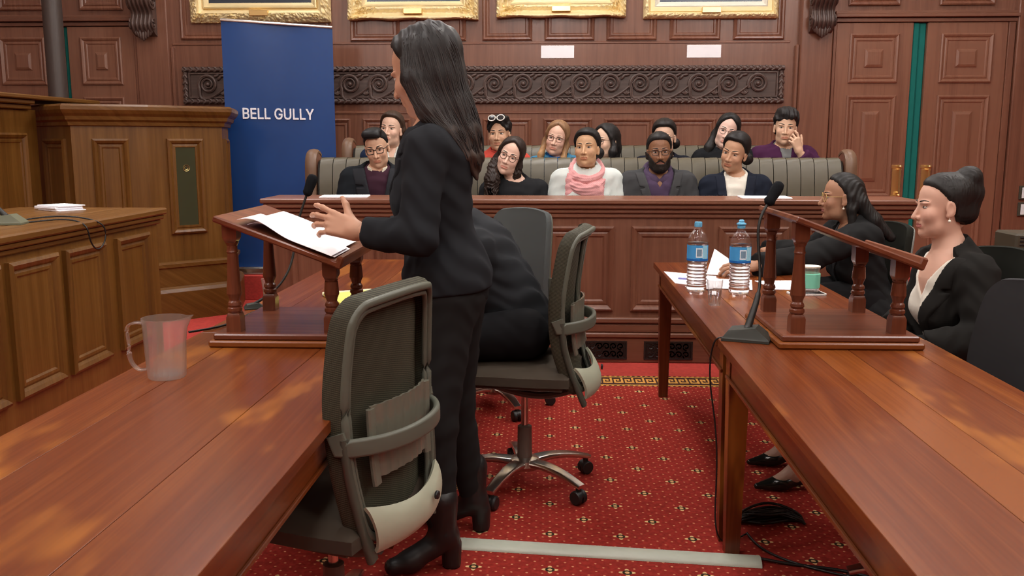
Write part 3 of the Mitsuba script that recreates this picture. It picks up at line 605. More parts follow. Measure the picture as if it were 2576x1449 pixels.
# ---------------------------------------------------------------- tables
def table(label, M, w, L, H=0.725, tones=(0.5,) * 5, bounds=None):
    t = thing('table', label, 'table', 'long counsel tables')
    xs = bounds or np.linspace(0, w, 6)
    for i in range(len(xs) - 1):
        b = xf(box(xs[i] + (0.0008 if i else 0), xs[i + 1] - (0.0008 if i < len(xs) - 2 else 0), 0, L, H - 0.028, H, 0.001), *M)
        wood('board', b, 'wood_table', t, tone=tones[i % len(tones)], axis=1)
    ap = [box(0.03, 0.052, 0.09, L - 0.09, H - 0.125, H - 0.029), box(w - 0.052, w - 0.03, 0.09, L - 0.09, H - 0.125, H - 0.029), box(0.09, w - 0.09, 0.03, 0.052, H - 0.125, H - 0.029), box(0.09, w - 0.09, L - 0.052, L - 0.03, H - 0.125, H - 0.029)]
    for a in ap: wood('apron', xf(a, *M), 'wood_table', t, tone=0.3, axis=1)
    wood('apron_bead', xf(join(box(0.022, 0.03, 0.03, L - 0.03, H - 0.125, H - 0.113), box(w - 0.03, w - 0.022, 0.03, L - 0.03, H - 0.125, H - 0.113)), *M), 'wood_table', t, tone=0.7, axis=1)
    for x in (0.03, w - 0.095):
        for y in (0.03, L - 0.07):
            c = np.array([(x, y), (x + 0.065, y), (x + 0.065, y + 0.065), (x, y + 0.065)]); m = c.mean(0)
            rings = [np.c_[m + (c - m) * 0.72, [0.0] * 4], np.c_[m + (c - m) * 1.0, [H - 0.14] * 4], np.c_[c, [H - 0.03] * 4]]
            wood('leg', xf(polyprism(None, rings), *M), 'wood_table', t, tone=-0.2)
    return t
def tframe(x, y, a): return frame((math.cos(a), -math.sin(a), 0), (math.sin(a), math.cos(a), 0), (0, 0, 1), (x, y, 0))
table('near right-hand counsel table of red-brown planks, with a worn pale patch', tframe(0.545, 0.55, 0.004), 0.67, 2.4, tones=(0.45, 1.35, 0.5, 0.75), bounds=[0, 0.256, 0.372, 0.57, 0.67])
table('far right-hand counsel table holding two water bottles and loose papers', tframe(0.552, 2.957, 0.004), 0.67, 1.9, tones=(0.4, 0.7, 0.45, 0.5, 0.4), bounds=[0, 0.16, 0.28, 0.42, 0.55, 0.67])
table('near left-hand counsel table of red-brown planks, with a plastic jug on it', tframe(-1.222, 0.55, 0.022), 0.69, 2.42, tones=(0.6, 0.52, 0.5), bounds=[0, 0.16, 0.47, 0.69])
table('far left-hand counsel table beyond the lectern, yellow pad on it', tframe(-1.168, 2.973, 0.022), 0.69, 1.95, tones=(0.6, 0.45, 0.55), bounds=[0, 0.16, 0.4, 0.69])

# ---------------------------------------------------------------- table lecterns
def lectern(label, x, y, W=0.42, D=0.48, papers=False):
    z0 = 0.725
    l = thing('lectern', label, 'lectern', 'table-top lecterns')
    wood('base', join(box(x - 0.012, x + W + 0.012, y - 0.012, y + D + 0.012, z0 + 0.001, z0 + 0.022, 0.007)), 'wood_table', l, tone=1.1, axis=0)
    wood('base_board', box(x, x + W, y, y + D, z0 + 0.022, z0 + 0.042, 0.005), 'wood_lectern', l, tone=0.6, axis=0)
    zb = z0 + 0.042
    hi, lo = 1.125, 0.968                       # underside of the sloping board at x and x + W
    def hz(px): return hi + (lo - hi) * (px - x) / W
    for px in (x + 0.055, x + W - 0.055):
        for py in (y + 0.055, y + D - 0.055):
            h = hz(px) - zb
            foot = lathe([(0.042, 0), (0.042, 0.045), (0.034, 0.058), (0.024, 0.062)], flat=4)
            turned = lathe([(0.026, 0.06), (0.031, 0.066), (0.03, 0.074), (0.024, 0.078), (0.029, 0.084), (0.027, 0.092), (0.021, 0.098), (0.024, 0.108), (0.031, 0.12), (0.03, 0.132), (0.027, 0.16), (0.021, h - 0.09), (0.024, h - 0.085), (0.021, h - 0.078), (0.021, h - 0.066), (0.028, h - 0.055)], 20)
            cap = lathe([(0.026, h - 0.058), (0.034, h - 0.05), (0.042, h - 0.04), (0.042, h + 0.012)], flat=4)
            wood('post', move((lambda m: (m[0] * [0.76, 0.76, 1], m[1]))(flatten(join(foot, turned, cap), 30)), (px, py, zb)), 'wood_lectern', l, tone=0.5, smooth=True)
    s = math.atan2(hi - lo, W); Lb = (W - 0.03) / math.cos(s)
    M = frame((math.cos(s), 0, -math.sin(s)), (0, 1, 0), (math.sin(s), 0, math.cos(s)), (x + 0.018, 0, hi - 0.018 * math.tan(s)))
    wood('slope', xf(box(0, Lb, y - 0.015, y + D + 0.015, 0.002, 0.021, 0.005), *M), 'wood_lectern', l, tone=0.85, axis=0)
    wood('ledge', xf(box(Lb - 0.02, Lb + 0.002, y - 0.015, y + D + 0.015, 0.0, 0.04, 0.005), *M), 'wood_lectern', l, tone=0.95, axis=1)
    return l, M, Lb
lecL, ML, LbL = lectern('dark wood table lectern with open papers, in front of the standing speaker', -1.045, 2.755)
lecR, MR, LbR = lectern('empty dark wood table lectern on the right-hand tables, beside the seated women', 0.725, 2.80)

# blue pull-up banner
k = thing('banner', 'tall blue pull-up banner lettered BELL GULLY, standing behind the witness box', 'banner')
BA, BB = np.array([-2.77, 7.85]), np.array([-1.84, 7.92])
u = unit(np.r_[BB - BA, 0]); F = frame(u, (0, 0, 1), np.cross(u, (0, 0, 1)), (BA[0], BA[1], 0))
Wb = float(np.linalg.norm(BB - BA))
uu, ww = np.meshgrid(np.linspace(0, 1, 25), np.linspace(0, 1, 40), indexing='ij')
ztop = 2.375 - 0.06 * uu
tilt = 0.022
bow = -0.012 * np.sin(uu * PI) * 0 + 0.008 * np.sin(uu * 9) * ww ** 6
pts = np.stack([uu * Wb * (1 - 0.0 * ww) - tilt * (1 - ww) * 0, 0.27 + (ztop - 0.27) * ww, bow], -1).reshape(-1, 3)
put('sheet', xf((pts, grid_faces(25, 40)), *F), 'banner_cloth', k, True, uv=np.stack([uu, ww], -1).reshape(-1, 2))
top = [(0, 2.372, 0.0), (Wb, 2.312, 0.0)]
put('top_rail', xf(sweep(top, rrect(0.024, 0.03, 0.006, 3), up=(0, 0, 1)), *F), 'aluminium', k, 30)
put('base_cassette', xf(join(box(-0.02, Wb + 0.02, 0.215, 0.275, -0.04, 0.04, 0.015), box(-0.02, Wb + 0.02, 0.212, 0.222, -0.05, 0.05, 0.003)), *F), 'aluminium', k, 30)
tm = meshkit.text_mesh('BELL GULLY', 0.088, 0.003, bold=True)
tv = np.array(tm.vertices); wT = tv[:, 0].max() - tv[:, 0].min(); tv[:, 0] = (tv[:, 0] - tv[:, 0].min()) * (0.605 / wT) + 0.15
tv[:, 1] += 1.558 - 0.018 * tv[:, 0] / 0.5 * 0.5; tv[:, 2] += 0.006
col('lettering', xf((tv, np.array(tm.faces)), *F), 'paper', (0.85, 0.86, 0.9), k, False)
# ---------------------------------------------------------------- office chairs
def shell(P, t):
    """Thicken an (n, m, 3) surface by t, closed at the rim."""
    n, m, _ = P.shape
    du, dv = np.gradient(P, axis=0), np.gradient(P, axis=1); N = np.cross(du, dv); N /= np.linalg.norm(N, axis=2, keepdims=True) + 1e-9
    A, B = (P + N * t / 2).reshape(-1, 3), (P - N * t / 2).reshape(-1, 3)
    f = grid_faces(n, m); k = n * m
    rim = np.r_[np.arange(m), np.arange(1, n) * m + m - 1, (n - 1) * m + np.arange(m - 2, -1, -1), np.arange(n - 2, 0, -1) * m]
    r2 = np.roll(rim, -1)
    fr = np.vstack([np.stack([rim, rim + k, r2], 1), np.stack([r2, rim + k, r2 + k], 1)])
    f = np.vstack([f, f[:, ::-1] + k, fr])
    if trimesh.Trimesh(np.vstack([A, B]), f, process=False).volume < 0: f = f[:, ::-1]
    return np.vstack([A, B]), f
_zb = np.array([0.36, 0.42, 0.5, 0.6, 0.66, 0.75, 0.88, 0.96, 1.0]); _yb = np.array([-0.24, -0.225, -0.205, -0.188, -0.185, -0.187, -0.2, -0.21, -0.217])
_wz = np.array([0.36, 0.45, 0.6, 0.75, 0.9, 1.0]); _ww = np.array([0.165, 0.19, 0.215, 0.225, 0.215, 0.195])
from scipy.interpolate import PchipInterpolator
_by, _bw = PchipInterpolator(_zb, _yb), PchipInterpolator(_wz, _ww)
def back_pt(u, z, off=0.0, inset=0.0):
    """A point of the chair's back: u in [-1, 1] across, z height; off moves it backwards."""
    w = _bw(np.clip(z, 0.36, 1.0)) - inset; x = u * w
    y = _by(np.clip(z, 0.36, 1.0)) + 0.055 * (x / 0.22) ** 2 - off
    return np.stack([x, y, z + 0 * x], -1)
def _rr(n=96, r=0.17):
    q = rrect(2, 2, r, 7); q = np.vstack([q, q[:1]]); L = np.r_[0, np.cumsum(np.hypot(*np.diff(q, axis=0).T))]
    k = np.unique(np.r_[L[:-1], np.linspace(0, L[-1], n - 28 + 1)[:-1]]); k = k[np.r_[True, np.diff(k) > 1e-4]]
    return np.interp(k, L, q[:, 0]), np.interp(k, L, q[:, 1])
_RU, _RV = _rr(); NR = len(_RU)
def outline(inset, off, ztop=1.0, zbot=0.4, p=None):
    u, v = _RU, _RV
    z = (ztop + zbot) / 2 + v * ((ztop - zbot) / 2 - inset); z = z + 0.018 * (1 - u ** 2) * np.clip(v, 0, 1)
    return back_pt(u, z, off, inset)
def outline_r(r, off=0.0):
    u, v = _RU * r, _RV * r
    return back_pt(u, 0.7 + 0.3 * v + 0.018 * (1 - u ** 2) * np.clip(v, 0, 1), off)
def office_chair(label, pos, fwd, spin=0.3, pad=None, detail=True, drop=0.0, rim=None, seat_up=0.0, prof=None):
    global _by
    _by = PchipInterpolator(_zb, _yb if prof is None else np.array(prof))
    c = thing('office_chair', label, 'office chair', 'mesh-backed swivel chairs')
    f = unit([fwd[0], fwd[1], 0]); r = np.array([f[1], -f[0], 0.0]); M0 = frame(r, f, (0, 0, 1), (pos[0], pos[1], 0)); M = frame(r, f, (0, 0, 1), (pos[0], pos[1], -drop))
    G, G2, BK, SAGE = (0.06, 0.065, 0.05), (0.095, 0.103, 0.08), (0.012, 0.012, 0.012), (0.36, 0.385, 0.285)
    DEP = 0.042
    rings = [outline_r(r) for r in (0.02, 0.2, 0.4, 0.6, 0.75, 0.87, 0.95, 1.0)] + [outline(-0.004, 0.012, p=7), outline(0.0, 0.03, p=7), outline(0.008, DEP, p=7)] + [outline_r(r, 0.004) for r in (0.93, 0.75, 0.5, 0.25, 0.02)]
    m = (np.vstack(rings), grid_faces(len(rings), NR, False, True))
    if trimesh.Trimesh(*m, process=False).volume < 0: m = (m[0], m[1][:, ::-1])
    m = xf(m, *M)
    if pad is None: put('mesh_back', m, 'chair_mesh', c, 40)
    else: col('mesh_back', flatten(m, 40), 'cloth', pad, c)
    # frame: a ridge running round behind the mesh, with a wider band below
    sec = rrect(0.018, 0.02, 0.007, 3)
    col('back_frame', flatten(xf(join(sweep(outline(0.016, DEP, p=7), sec, True), sweep(outline(0.034, DEP - 0.01, p=7), rrect(0.014, 0.014, 0.005, 3), True)), *M), 50), 'plastic', rim or G2, c)
    for s in (-1, 1):
        z = np.linspace(0.36, 0.68, 24); q = back_pt(s + 0 * z, z, DEP, 0.012)
        col('back_upright', flatten(xf(sweep(q, rrect(0.02, 0.034, 0.008, 3), up=(1, 0, 0)), *M), 50), 'plastic', rim or G, c)
    # lumbar hoop bowed out behind
    a = np.linspace(-1, 1, 31); q = back_pt(a, 0.655 + 0 * a, DEP); q[:, 1] -= 0.04 * (1 - np.abs(a) ** 4)
    q = np.vstack([back_pt(np.array([-1.0]), np.array([0.69]), DEP - 0.01), q, back_pt(np.array([1.0]), np.array([0.69]), DEP - 0.01)])
    if detail:
        h = col('lumbar_hoop', flatten(xf(sweep(q, rrect(0.018, 0.046, 0.008, 3)), *M), 50), 'plastic', G2, c)
        Ul, Zl = np.meshgrid(np.linspace(-0.62, 0.62, 26), np.linspace(0.56, 0.74, 12), indexing='ij')
        Pl = back_pt(Ul, Zl, 0.036); Pl[..., 1] -= 0.004 * (np.sin(Ul * 40) > 0)
        pl = [shell(Pl, 0.006)]
        for s in (-0.62, 0.62): z = np.linspace(0.545, 0.735, 8); pl.append(sweep(back_pt(s + 0 * z, z, 0.042), rrect(0.014, 0.03, 0.004, 2), up=(1, 0, 0)))
        k = col('lumbar_pad', flatten(xf(join(*pl), *M), 40), 'shiny', (0.13, 0.13, 0.1), c); tag(k, 'ribbed translucent grey lumbar pad')
        Us, Zs = np.meshgrid(np.linspace(-0.9, 0.9, 20), np.linspace(0, 1, 10), indexing='ij')
        Ps = back_pt(Us, 0.385 + Zs * (0.125 - 0.035 * (1 - Us ** 2)), DEP + 0.01); Ps[..., 1] -= 0.018 * np.sin(Zs * PI) ** 0.6
        k = col('back_cover', flatten(xf(shell(Ps, 0.01), *M), 40), 'plastic', SAGE, c); tag(k, 'pale sage plastic cover at the foot of the back')
        b = back_pt(np.array([0.35]), np.array([0.455]), DEP + 0.04)[0]
        col('cover_button', xf(xf(lathe([(0.011, 0), (0.011, 0.006), (0.006, 0.007)], 16), rotx(PI / 2), b), *M), 'plastic', BK, c)
    M = (M[0], M[1] + [0, 0, seat_up])
    # seat
    Us, Vs = np.meshgrid(np.linspace(-1, 1, 21), np.linspace(-1, 1, 21), indexing='ij')
    rr = np.maximum(np.abs(Us), np.abs(Vs)); th = np.arctan2(Vs, Us); sq = (np.abs(np.cos(th)) ** 4 + np.abs(np.sin(th)) ** 4) ** (-0.25) * np.maximum(np.abs(np.cos(th)), np.abs(np.sin(th)))
    X, Yy = Us * 0.24 * (1 + (sq - 1) * 0.3), Vs * 0.235 + 0.03
    def seat_surface(top): return np.stack([X, Yy, (0.475 if top else 0.402) + (0.0 if not top else -0.04 * rr ** 6 - 0.012 * np.clip(Vs, 0, 1) ** 3) - (0.01 * (1 - rr ** 4) if top else 0.01 * (1 - rr ** 2))], -1)
    Pt, Pb = seat_surface(True), seat_surface(False); n = 21
    A, B = Pt.reshape(-1, 3), Pb.reshape(-1, 3); fa = grid_faces(n, n); kk = n * n
    rimi = np.r_[np.arange(n), np.arange(1, n) * n + n - 1, (n - 1) * n + np.arange(n - 2, -1, -1), np.arange(n - 2, 0, -1) * n]; r2 = np.roll(rimi, -1)
    fs = np.vstack([fa, fa[:, ::-1] + kk, np.stack([rimi, rimi + kk, r2], 1), np.stack([r2, rimi + kk, r2 + kk], 1)]); sm = (np.vstack([A, B]), fs)
    if trimesh.Trimesh(*sm, process=False).volume < 0: sm = (sm[0], sm[1][:, ::-1])
    col('seat', flatten(xf(sm, *M), 50), 'cloth', pad or (0.06, 0.048, 0.036), c)
    col('seat_pan', flatten(xf(box(-0.21, 0.21, -0.18, 0.22, 0.382, 0.4, 0.008), *M), 30), 'plastic', G, c)
    mech = [box(-0.06, 0.06, -0.1, 0.12, 0.335, 0.381, 0.015)] + [tube(spline([(s * 0.1, 0.17, 0.395), (s * 0.09, 0.05, 0.35), (s * 0.09, -0.1, 0.335), (s * 0.11, -0.21, 0.37)], 16), 0.014) for s in (-1, 1)]
    col('mechanism', flatten(xf(join(*mech), *M), 40), 'plastic', (0.09, 0.075, 0.065), c)
    col('lever', flatten(xf(join(tube([(0.06, -0.12, 0.345), (0.2, -0.15, 0.34)], 0.006), box(0.19, 0.25, -0.165, -0.14, 0.333, 0.35)), *M), 40), 'plastic', BK, c)
    put('gas_column', xf(lathe([(0.014, 0.22), (0.014, 0.345 - drop + seat_up)], 16), *M0), 'aluminium', c, 30)
    col('column_sleeve', flatten(xf(lathe([(0.032, 0.08), (0.03, 0.1), (0.028, 0.245), (0.02, 0.25)], 20), *M0), 40), 'plastic', (0.1, 0.07, 0.055), c)
    put('hub', xf(lathe([(0.06, 0.075), (0.066, 0.09), (0.06, 0.112), (0.036, 0.12)], 24), *M0), 'aluminium', c, 30)
    for i in range(5):
        a = spin + i * 2 * PI / 5; d = np.array([math.cos(a), math.sin(a), 0])
        pth = np.array([(0.03, 0.098), (0.1, 0.105), (0.18, 0.1), (0.25, 0.086), (0.3, 0.072)])
        P = spline(pth[:, :1] * d + np.c_[np.zeros((5, 2)), pth[:, 1]], 12)
        arm = put('base_arm', xf(sweep(P, rrect(0.064, 0.028, 0.011, 3), scale=np.linspace(1.0, 0.6, 12)), *M0), 'aluminium', c, 40)
        e = d * 0.285
        w = np.array([-d[1], d[0], 0])
        cas = []
        for s in (-1, 1):
            L = lathe([(0.012, -0.01), (0.024, -0.01), (0.0275, -0.005), (0.0275, 0.005), (0.022, 0.011), (0.008, 0.012)], 18)
            cas.append(xf(L, frame(d, (0, 0, 1), w)[0] if np.linalg.det(frame(d, (0, 0, 1), w)[0]) > 0 else frame(-d, (0, 0, 1), w)[0], e + w * s * 0.014 + [0, 0, 0.0285]))
        cas.append(move(lathe([(0.011, 0.04), (0.011, 0.068)], 10), e)); cas.append(move(ico((0, 0, 0.036), (0.024, 0.024, 0.019), 2), e))
        col('caster', flatten(xf(join(*cas), *M0), 40), 'plastic', BK, arm)
    return c
office_chair('nearest mesh-back swivel chair with a pale sage lower cover, pushed to the left-hand table', (-0.57, 2.28), (-0.94, 0.34), 0.35, prof=[-0.2, -0.2, -0.198, -0.193, -0.191, -0.191, -0.195, -0.199, -0.203])
office_chair('mesh-back swivel chair on a polished five-star base, under the bent-over person', (-0.09, 3.5), (-0.986, 0.165), 1.62, drop=-0.03, seat_up=0.035)
office_chair('far mesh-back swivel chair with a grey back, behind the bent-over person', (-0.27, 4.6), (-0.72, -0.69), 0.3, pad=(0.075, 0.085, 0.085), detail=False)
DKG = (0.014, 0.015, 0.012)
office_chair('dark chair behind the woman in round glasses, at the far right-hand table', (1.62, 4.88), (-0.985, -0.17), 0.2, drop=0.08, pad=DKG, detail=False, rim=(0.2, 0.21, 0.19))
office_chair('dark chair behind the woman with the bun, at the near right-hand table', (1.56, 3.5), (-0.98, -0.2), 0.5, drop=0.06, pad=DKG, detail=False, rim=(0.2, 0.21, 0.19))
office_chair('empty charcoal chair at the right edge, in front of the woman with the bun', (1.215, 2.62), (-0.99, -0.12), 0.1, drop=0.06, pad=(0.028, 0.028, 0.03), detail=False)

# ---------------------------------------------------------------- things on the tables
TZ = 0.725
def sheet(name, pts, label, c=(0.86, 0.86, 0.88), thick=0.0012, cat='paper', group=None, layers=1, curl=None):
    """A sheet of paper as a bent quad: pts are its four corners in order; curl(u, v) lifts it."""
    P = np.asarray(pts, float); U, V = np.meshgrid(np.linspace(0, 1, 14), np.linspace(0, 1, 14), indexing='ij')
    S = (P[0] * (1 - U)[..., None] * (1 - V)[..., None] + P[1] * U[..., None] * (1 - V)[..., None] + P[2] * U[..., None] * V[..., None] + P[3] * (1 - U)[..., None] * V[..., None])
    if curl: S[..., 2] += curl(U, V)
    return col(name, flatten(shell(S, thick), 40), 'paper', c, None, True, label=label, cat=cat, group=group)
def flat_sheet(label, cx, cy, a, w=0.21, h=0.297, z=TZ + 0.0012, **kw):
    c, s = math.cos(a), math.sin(a)
    return sheet('paper_sheet', [(cx + x * c - y * s, cy + x * s + y * c, z) for x, y in ((-w / 2, -h / 2), (w / 2, -h / 2), (w / 2, h / 2), (-w / 2, h / 2))], label, group='loose papers', **kw)
sheet('paper_sheet', [(0.575, 4.12, TZ + .0012), (0.74, 3.98, TZ + .0012), (0.80, 4.35, TZ + .0012), (0.57, 4.5, TZ + .0012)], 'white sheet at the table edge, left of the first water bottle', group='loose papers')
sheet('paper_sheet', [(0.66, 3.99, TZ + .003), (0.88, 3.93, TZ + .003), (0.94, 4.22, TZ + .003), (0.72, 4.27, TZ + .003)], 'white sheet lying behind the two water bottles', group='loose papers')
sheet('paper_sheet', [(0.60, 4.0, TZ + .0045), (0.70, 3.93, TZ + .0045), (0.80, 4.1, TZ + .0045), (0.68, 4.17, TZ + .0045)], 'small white sheet nearest the first water bottle', group='loose papers')
sheet('paper_sheet', [(0.98, 3.96, TZ + .0012), (1.17, 3.94, TZ + .0012), (1.12, 4.22, TZ + .0012), (0.95, 4.21, TZ + .0012)], 'white sheet behind the right lectern, left of the mint cup', group='loose papers')
sheet('paper_sheet', [(0.755, 4.37, TZ + 0.006), (0.87, 4.34, TZ + 0.006), (0.865, 4.40, TZ + 0.08), (0.80, 4.42, TZ + 0.125)], 'sheet held upright by the far seated woman, between the bottles', group='loose papers')
col('pen', flatten(tube([(0.60, 4.2, TZ + 0.012), (0.71, 4.14, TZ + 0.012)], 0.0045, 8), 40), 'plastic', (0.2, 0.2, 0.5), None, label='blue pen on the papers left of the first bottle', cat='pen')
# open document on the left lectern: stacked sheets, the near edge curling up
def on_lec(u, v, h): return ML[1] + ML[0] @ np.array([u, v, h])
doc = thing('document', 'open stack of white pages lying on the left lectern slope', 'papers')
for i, (u0, u1, v0, v1, sk, lift) in enumerate(((0.1, 0.385, 2.765, 2.99, 0.0, 0.0), (0.085, 0.37, 2.96, 3.2, 0.02, 0.003), (0.07, 0.38, 2.75, 2.98, 0.015, 0.006))):
    P = [on_lec(u0, v0, 0.027 + lift), on_lec(u1, v0 - sk, 0.027 + lift), on_lec(u1, v1 - sk, 0.027 + lift), on_lec(u0, v1, 0.027 + lift)]
    P = np.array(P); U, V = np.meshgrid(np.linspace(0, 1, 24), np.linspace(0, 1, 16), indexing='ij')
    S = P[0] * ((1 - U) * (1 - V))[..., None] + P[1] * (U * (1 - V))[..., None] + P[2] * (U * V)[..., None] + P[3] * ((1 - U) * V)[..., None]
    S[..., 2] += 0.03 * np.clip(1 - U * 1.7, 0, 1) * np.sin(np.clip(1 - U * 1.7, 0, 1) * PI) * (1.2 - V) * (1 if i != 1 else 0.4)
    col('page', flatten(shell(S, 0.0015), 40), 'paper', (0.88, 0.88, 0.9), doc, True)
# yellow pad
pad = thing('notepad', 'yellow legal pad on the far left-hand table, behind the near chair', 'notepad')
pm = frame((math.cos(0.5), math.sin(0.5), 0), (-math.sin(0.5), math.cos(0.5), 0), (0, 0, 1), (-0.77, 3.63, TZ + 0.001))
col('pages', xf(box(-0.105, 0.105, -0.148, 0.148, 0, 0.012, 0.002), *pm), 'paper', (0.72, 0.66, 0.16), pad, False)
col('cover_fold', xf(box(-0.107, 0.107, 0.14, 0.165, 0, 0.015, 0.004), *pm), 'paper', (0.8, 0.78, 0.5), pad, False)
# papers on the clerk's desk and the public desk
st = thing('paper_stack', 'small stack of white papers on the clerk\'s desk top', 'papers')
for i in range(5):
    a = 0.9 + rng.uniform(-0.15, 0.15); c, s = math.cos(a), math.sin(a); dx, dy = rng.uniform(-0.015, 0.015, 2)
    q = frame((c, s, 0), (-s, c, 0), (0, 0, 1), (-2.6 + dx, 4.78 + dy, 1.0 + i * 0.0055))
    col('sheet', xf(box(-0.075, 0.075, -0.105, 0.105, 0.0005, 0.0052, 0.001), *q), 'paper', (0.87, 0.87, 0.9), st, False)
for x, y, a, l in ((-1.28, 5.72, 0.1, 'white sheets on the desk top in front of the man in the dark coat'), (1.33, 5.72, -0.05, 'white booklet on the desk top in front of the woman in the navy blazer')):
    c, s = math.cos(a), math.sin(a); q = frame((c, s, 0), (-s, c, 0), (0, 0, 1), (x, y, 1.0155))
    col('booklet', xf(box(-0.148, 0.148, -0.105, 0.105, 0, 0.009, 0.002), *q), 'paper', (0.87, 0.87, 0.88), None, False, label=l, cat='papers')

# water bottles
def bottle(label, x, y, spin):
    b = thing('water_bottle', label, 'bottle', 'water bottles on the right-hand table')
    R = 0.0435
    prof = [(0.02, 0.004), (0.036, 0.0), (0.042, 0.008), (R, 0.02)]
    for i in range(7): z = 0.028 + i * 0.0145; prof += [(R, z), (R - 0.0035, z + 0.0072)]
    prof += [(R, 0.131), (R, 0.136), (R - 0.001, 0.14), (R - 0.001, 0.205), (R, 0.209), (R, 0.215), (R - 0.004, 0.232), (R - 0.012, 0.25), (R - 0.024, 0.265), (0.0145, 0.275), (0.0135, 0.29)]
    prof = np.array(prof); pp = spline(np.c_[prof, 0 * prof[:, 0]], 110)[:, :2]; pp[:, 0] = np.maximum(pp[:, 0], 0.01)
    put('body', move(flatten(lathe(pp, 36), 60), (x, y, TZ)), 'bottle_plastic', b, True)
    zz = pp[:, 1] < 0.214; wp = pp[zz] * [1, 1] - [0.0012, 0]; wp = np.vstack([[(0.02, 0.006)], wp[wp[:, 1] > 0.007]])
    put('water', move(flatten(lathe(wp, 36), 50), (x, y, TZ)), 'water', b, True)
    c, s = math.cos(spin), math.sin(spin); Mz = rotz(spin)
    a = np.linspace(0, 2 * PI, 41)[:-1]
    def band(z0, z1, r, cc, nm): 
        m = lathe([(r, z0), (r, z1)], 40); k = len(m[0]) - 2
        m = (m[0][:k], m[1][(m[1] < k).all(1)]); col(nm, move(m, (x, y, TZ)), 'paper', cc, b)
    band(0.146, 0.204, R + 0.0006, (0.06, 0.3, 0.62), 'label')
    band(0.1375, 0.1465, R + 0.0008, (0.012, 0.12, 0.42), 'label_stripe')
    for (a0, a1, z0, z1, rr, cc, nm) in ((-0.3, 0.34, 0.153, 0.193, 0.0012, (0.7, 0.8, 0.86), 'label_square'), (-0.21, 0.25, 0.158, 0.188, 0.0016, (0.16, 0.26, 0.36), 'label_print'), (0.36, 1.0, 0.147, 0.203, 0.0009, (0.3, 0.62, 0.78), 'label_highlight')):
        t = np.linspace(a0, a1, 8) - PI / 2 + spin
        v = np.array([[(R + rr) * math.cos(q), (R + rr) * math.sin(q), z] for q in t for z in (z0, z1)])
        col(nm, move((v, grid_faces(8, 2)), (x, y, TZ)), 'paper', cc, b, True)
    cp = [(0.0155, 0.279), (0.0165, 0.283), (0.0165, 0.2935), (0.0155, 0.3)]
    return b, cp
scene['bottle_plastic'] = {'type': 'thindielectric', 'int_ior': 1.45}
scene['water'] = {'type': 'dielectric', 'int_ior': 1.33}
b1, cp = bottle('water bottle nearer the table edge, with a plain flat blue cap', 0.632, 3.885, 0.0)
col('cap', flatten(move(lathe(cp, 24), (0.632, 3.885, TZ)), 40), 'plastic', (0.12, 0.4, 0.62), b1)
b2, _ = bottle('water bottle beside the lectern, with a domed sports cap', 0.80, 3.825, 0.05)
col('cap', flatten(move(lathe([(0.0155, 0.279), (0.0165, 0.283), (0.0165, 0.289), (0.0125, 0.2915), (0.02, 0.295), (0.02, 0.3), (0.011, 0.304), (0.011, 0.312), (0.006, 0.3155)], 24), (0.80, 3.825, TZ)), 40), 'plastic', (0.12, 0.4, 0.62), b2)

def cup(name, label, x, y, r0, r1, h, water=None, mat='clear', grp='clear plastic cups'):
    g = thing(name, label, 'cup', grp)
    t = 0.0012
    m = lathe([(r0, 0.0), (r0 * 1.02, 0.004), (r0 + (r1 - r0) * 0.6, h * 0.62), (r0 + (r1 - r0) * 0.62 + 0.001, h * 0.66), (r1, h), (r1 + 0.0015, h + 0.001), (r1 - t, h), (r0 + (r1 - r0) * 0.6 - t, h * 0.64), (r0 - t, 0.005)], 30)
    put('wall', move(flatten(m, 40), (x, y, TZ + 0.001)), mat, g, True)
    if water:
        k = lathe([(r0 - 0.002, 0.006), (r0 + (r1 - r0) * water - 0.002, h * water)], 30)
        put('water', move(flatten(k, 40), (x, y, TZ + 0.001)), 'water', g, True)
    return g
cup('plastic_cup', 'clear plastic cup of water between the two bottles', 0.652, 3.565, 0.0225, 0.031, 0.1, 0.6)
cup('plastic_cup', 'clear plastic cup half hidden behind the left lectern\'s far post', -1.155, 3.68, 0.019, 0.026, 0.075, 0.5)
jar = thing('reusable_cup', 'mint green reusable cup with a clear rim, behind the right lectern', 'cup')
put('glass', move(flatten(lathe([(0.036, 0), (0.04, 0.004), (0.0415, 0.1), (0.0415, 0.105), (0.0385, 0.104), (0.036, 0.01)], 32), 40), (1.10, 3.86, TZ + 0.009)), 'clear', jar, True)
col('band', flatten(move(lathe([(0.0405, 0.018), (0.0435, 0.02), (0.0443, 0.078), (0.0415, 0.08)], 32), (1.10, 3.86, TZ + 0.009)), 40), 'plastic', (0.2, 0.62, 0.45), jar)
put('lid_rim', move(lathe([(0.0425, 0.104), (0.043, 0.107), (0.043, 0.11), (0.03, 0.111)], 32), (1.10, 3.86, TZ + 0.009)), 'liner_white', jar, 30)
ph = thing('phone', 'dark phone with a white edge lying under the mint cup', 'phone')
pm = frame((math.cos(0.1), math.sin(0.1), 0), (-math.sin(0.1), math.cos(0.1), 0), (0, 0, 1), (1.085, 3.84, TZ + 0.0012))
col('case', flatten(xf(extrude(rrect(0.15, 0.075, 0.01, 5), 0.0, 0.0066), *pm), 40), 'plastic', (0.75, 0.75, 0.72), ph)
col('screen', xf(extrude(rrect(0.132, 0.066, 0.004, 3), 0.0066, 0.0073), *pm), 'shiny', (0.01, 0.01, 0.01), ph, False)
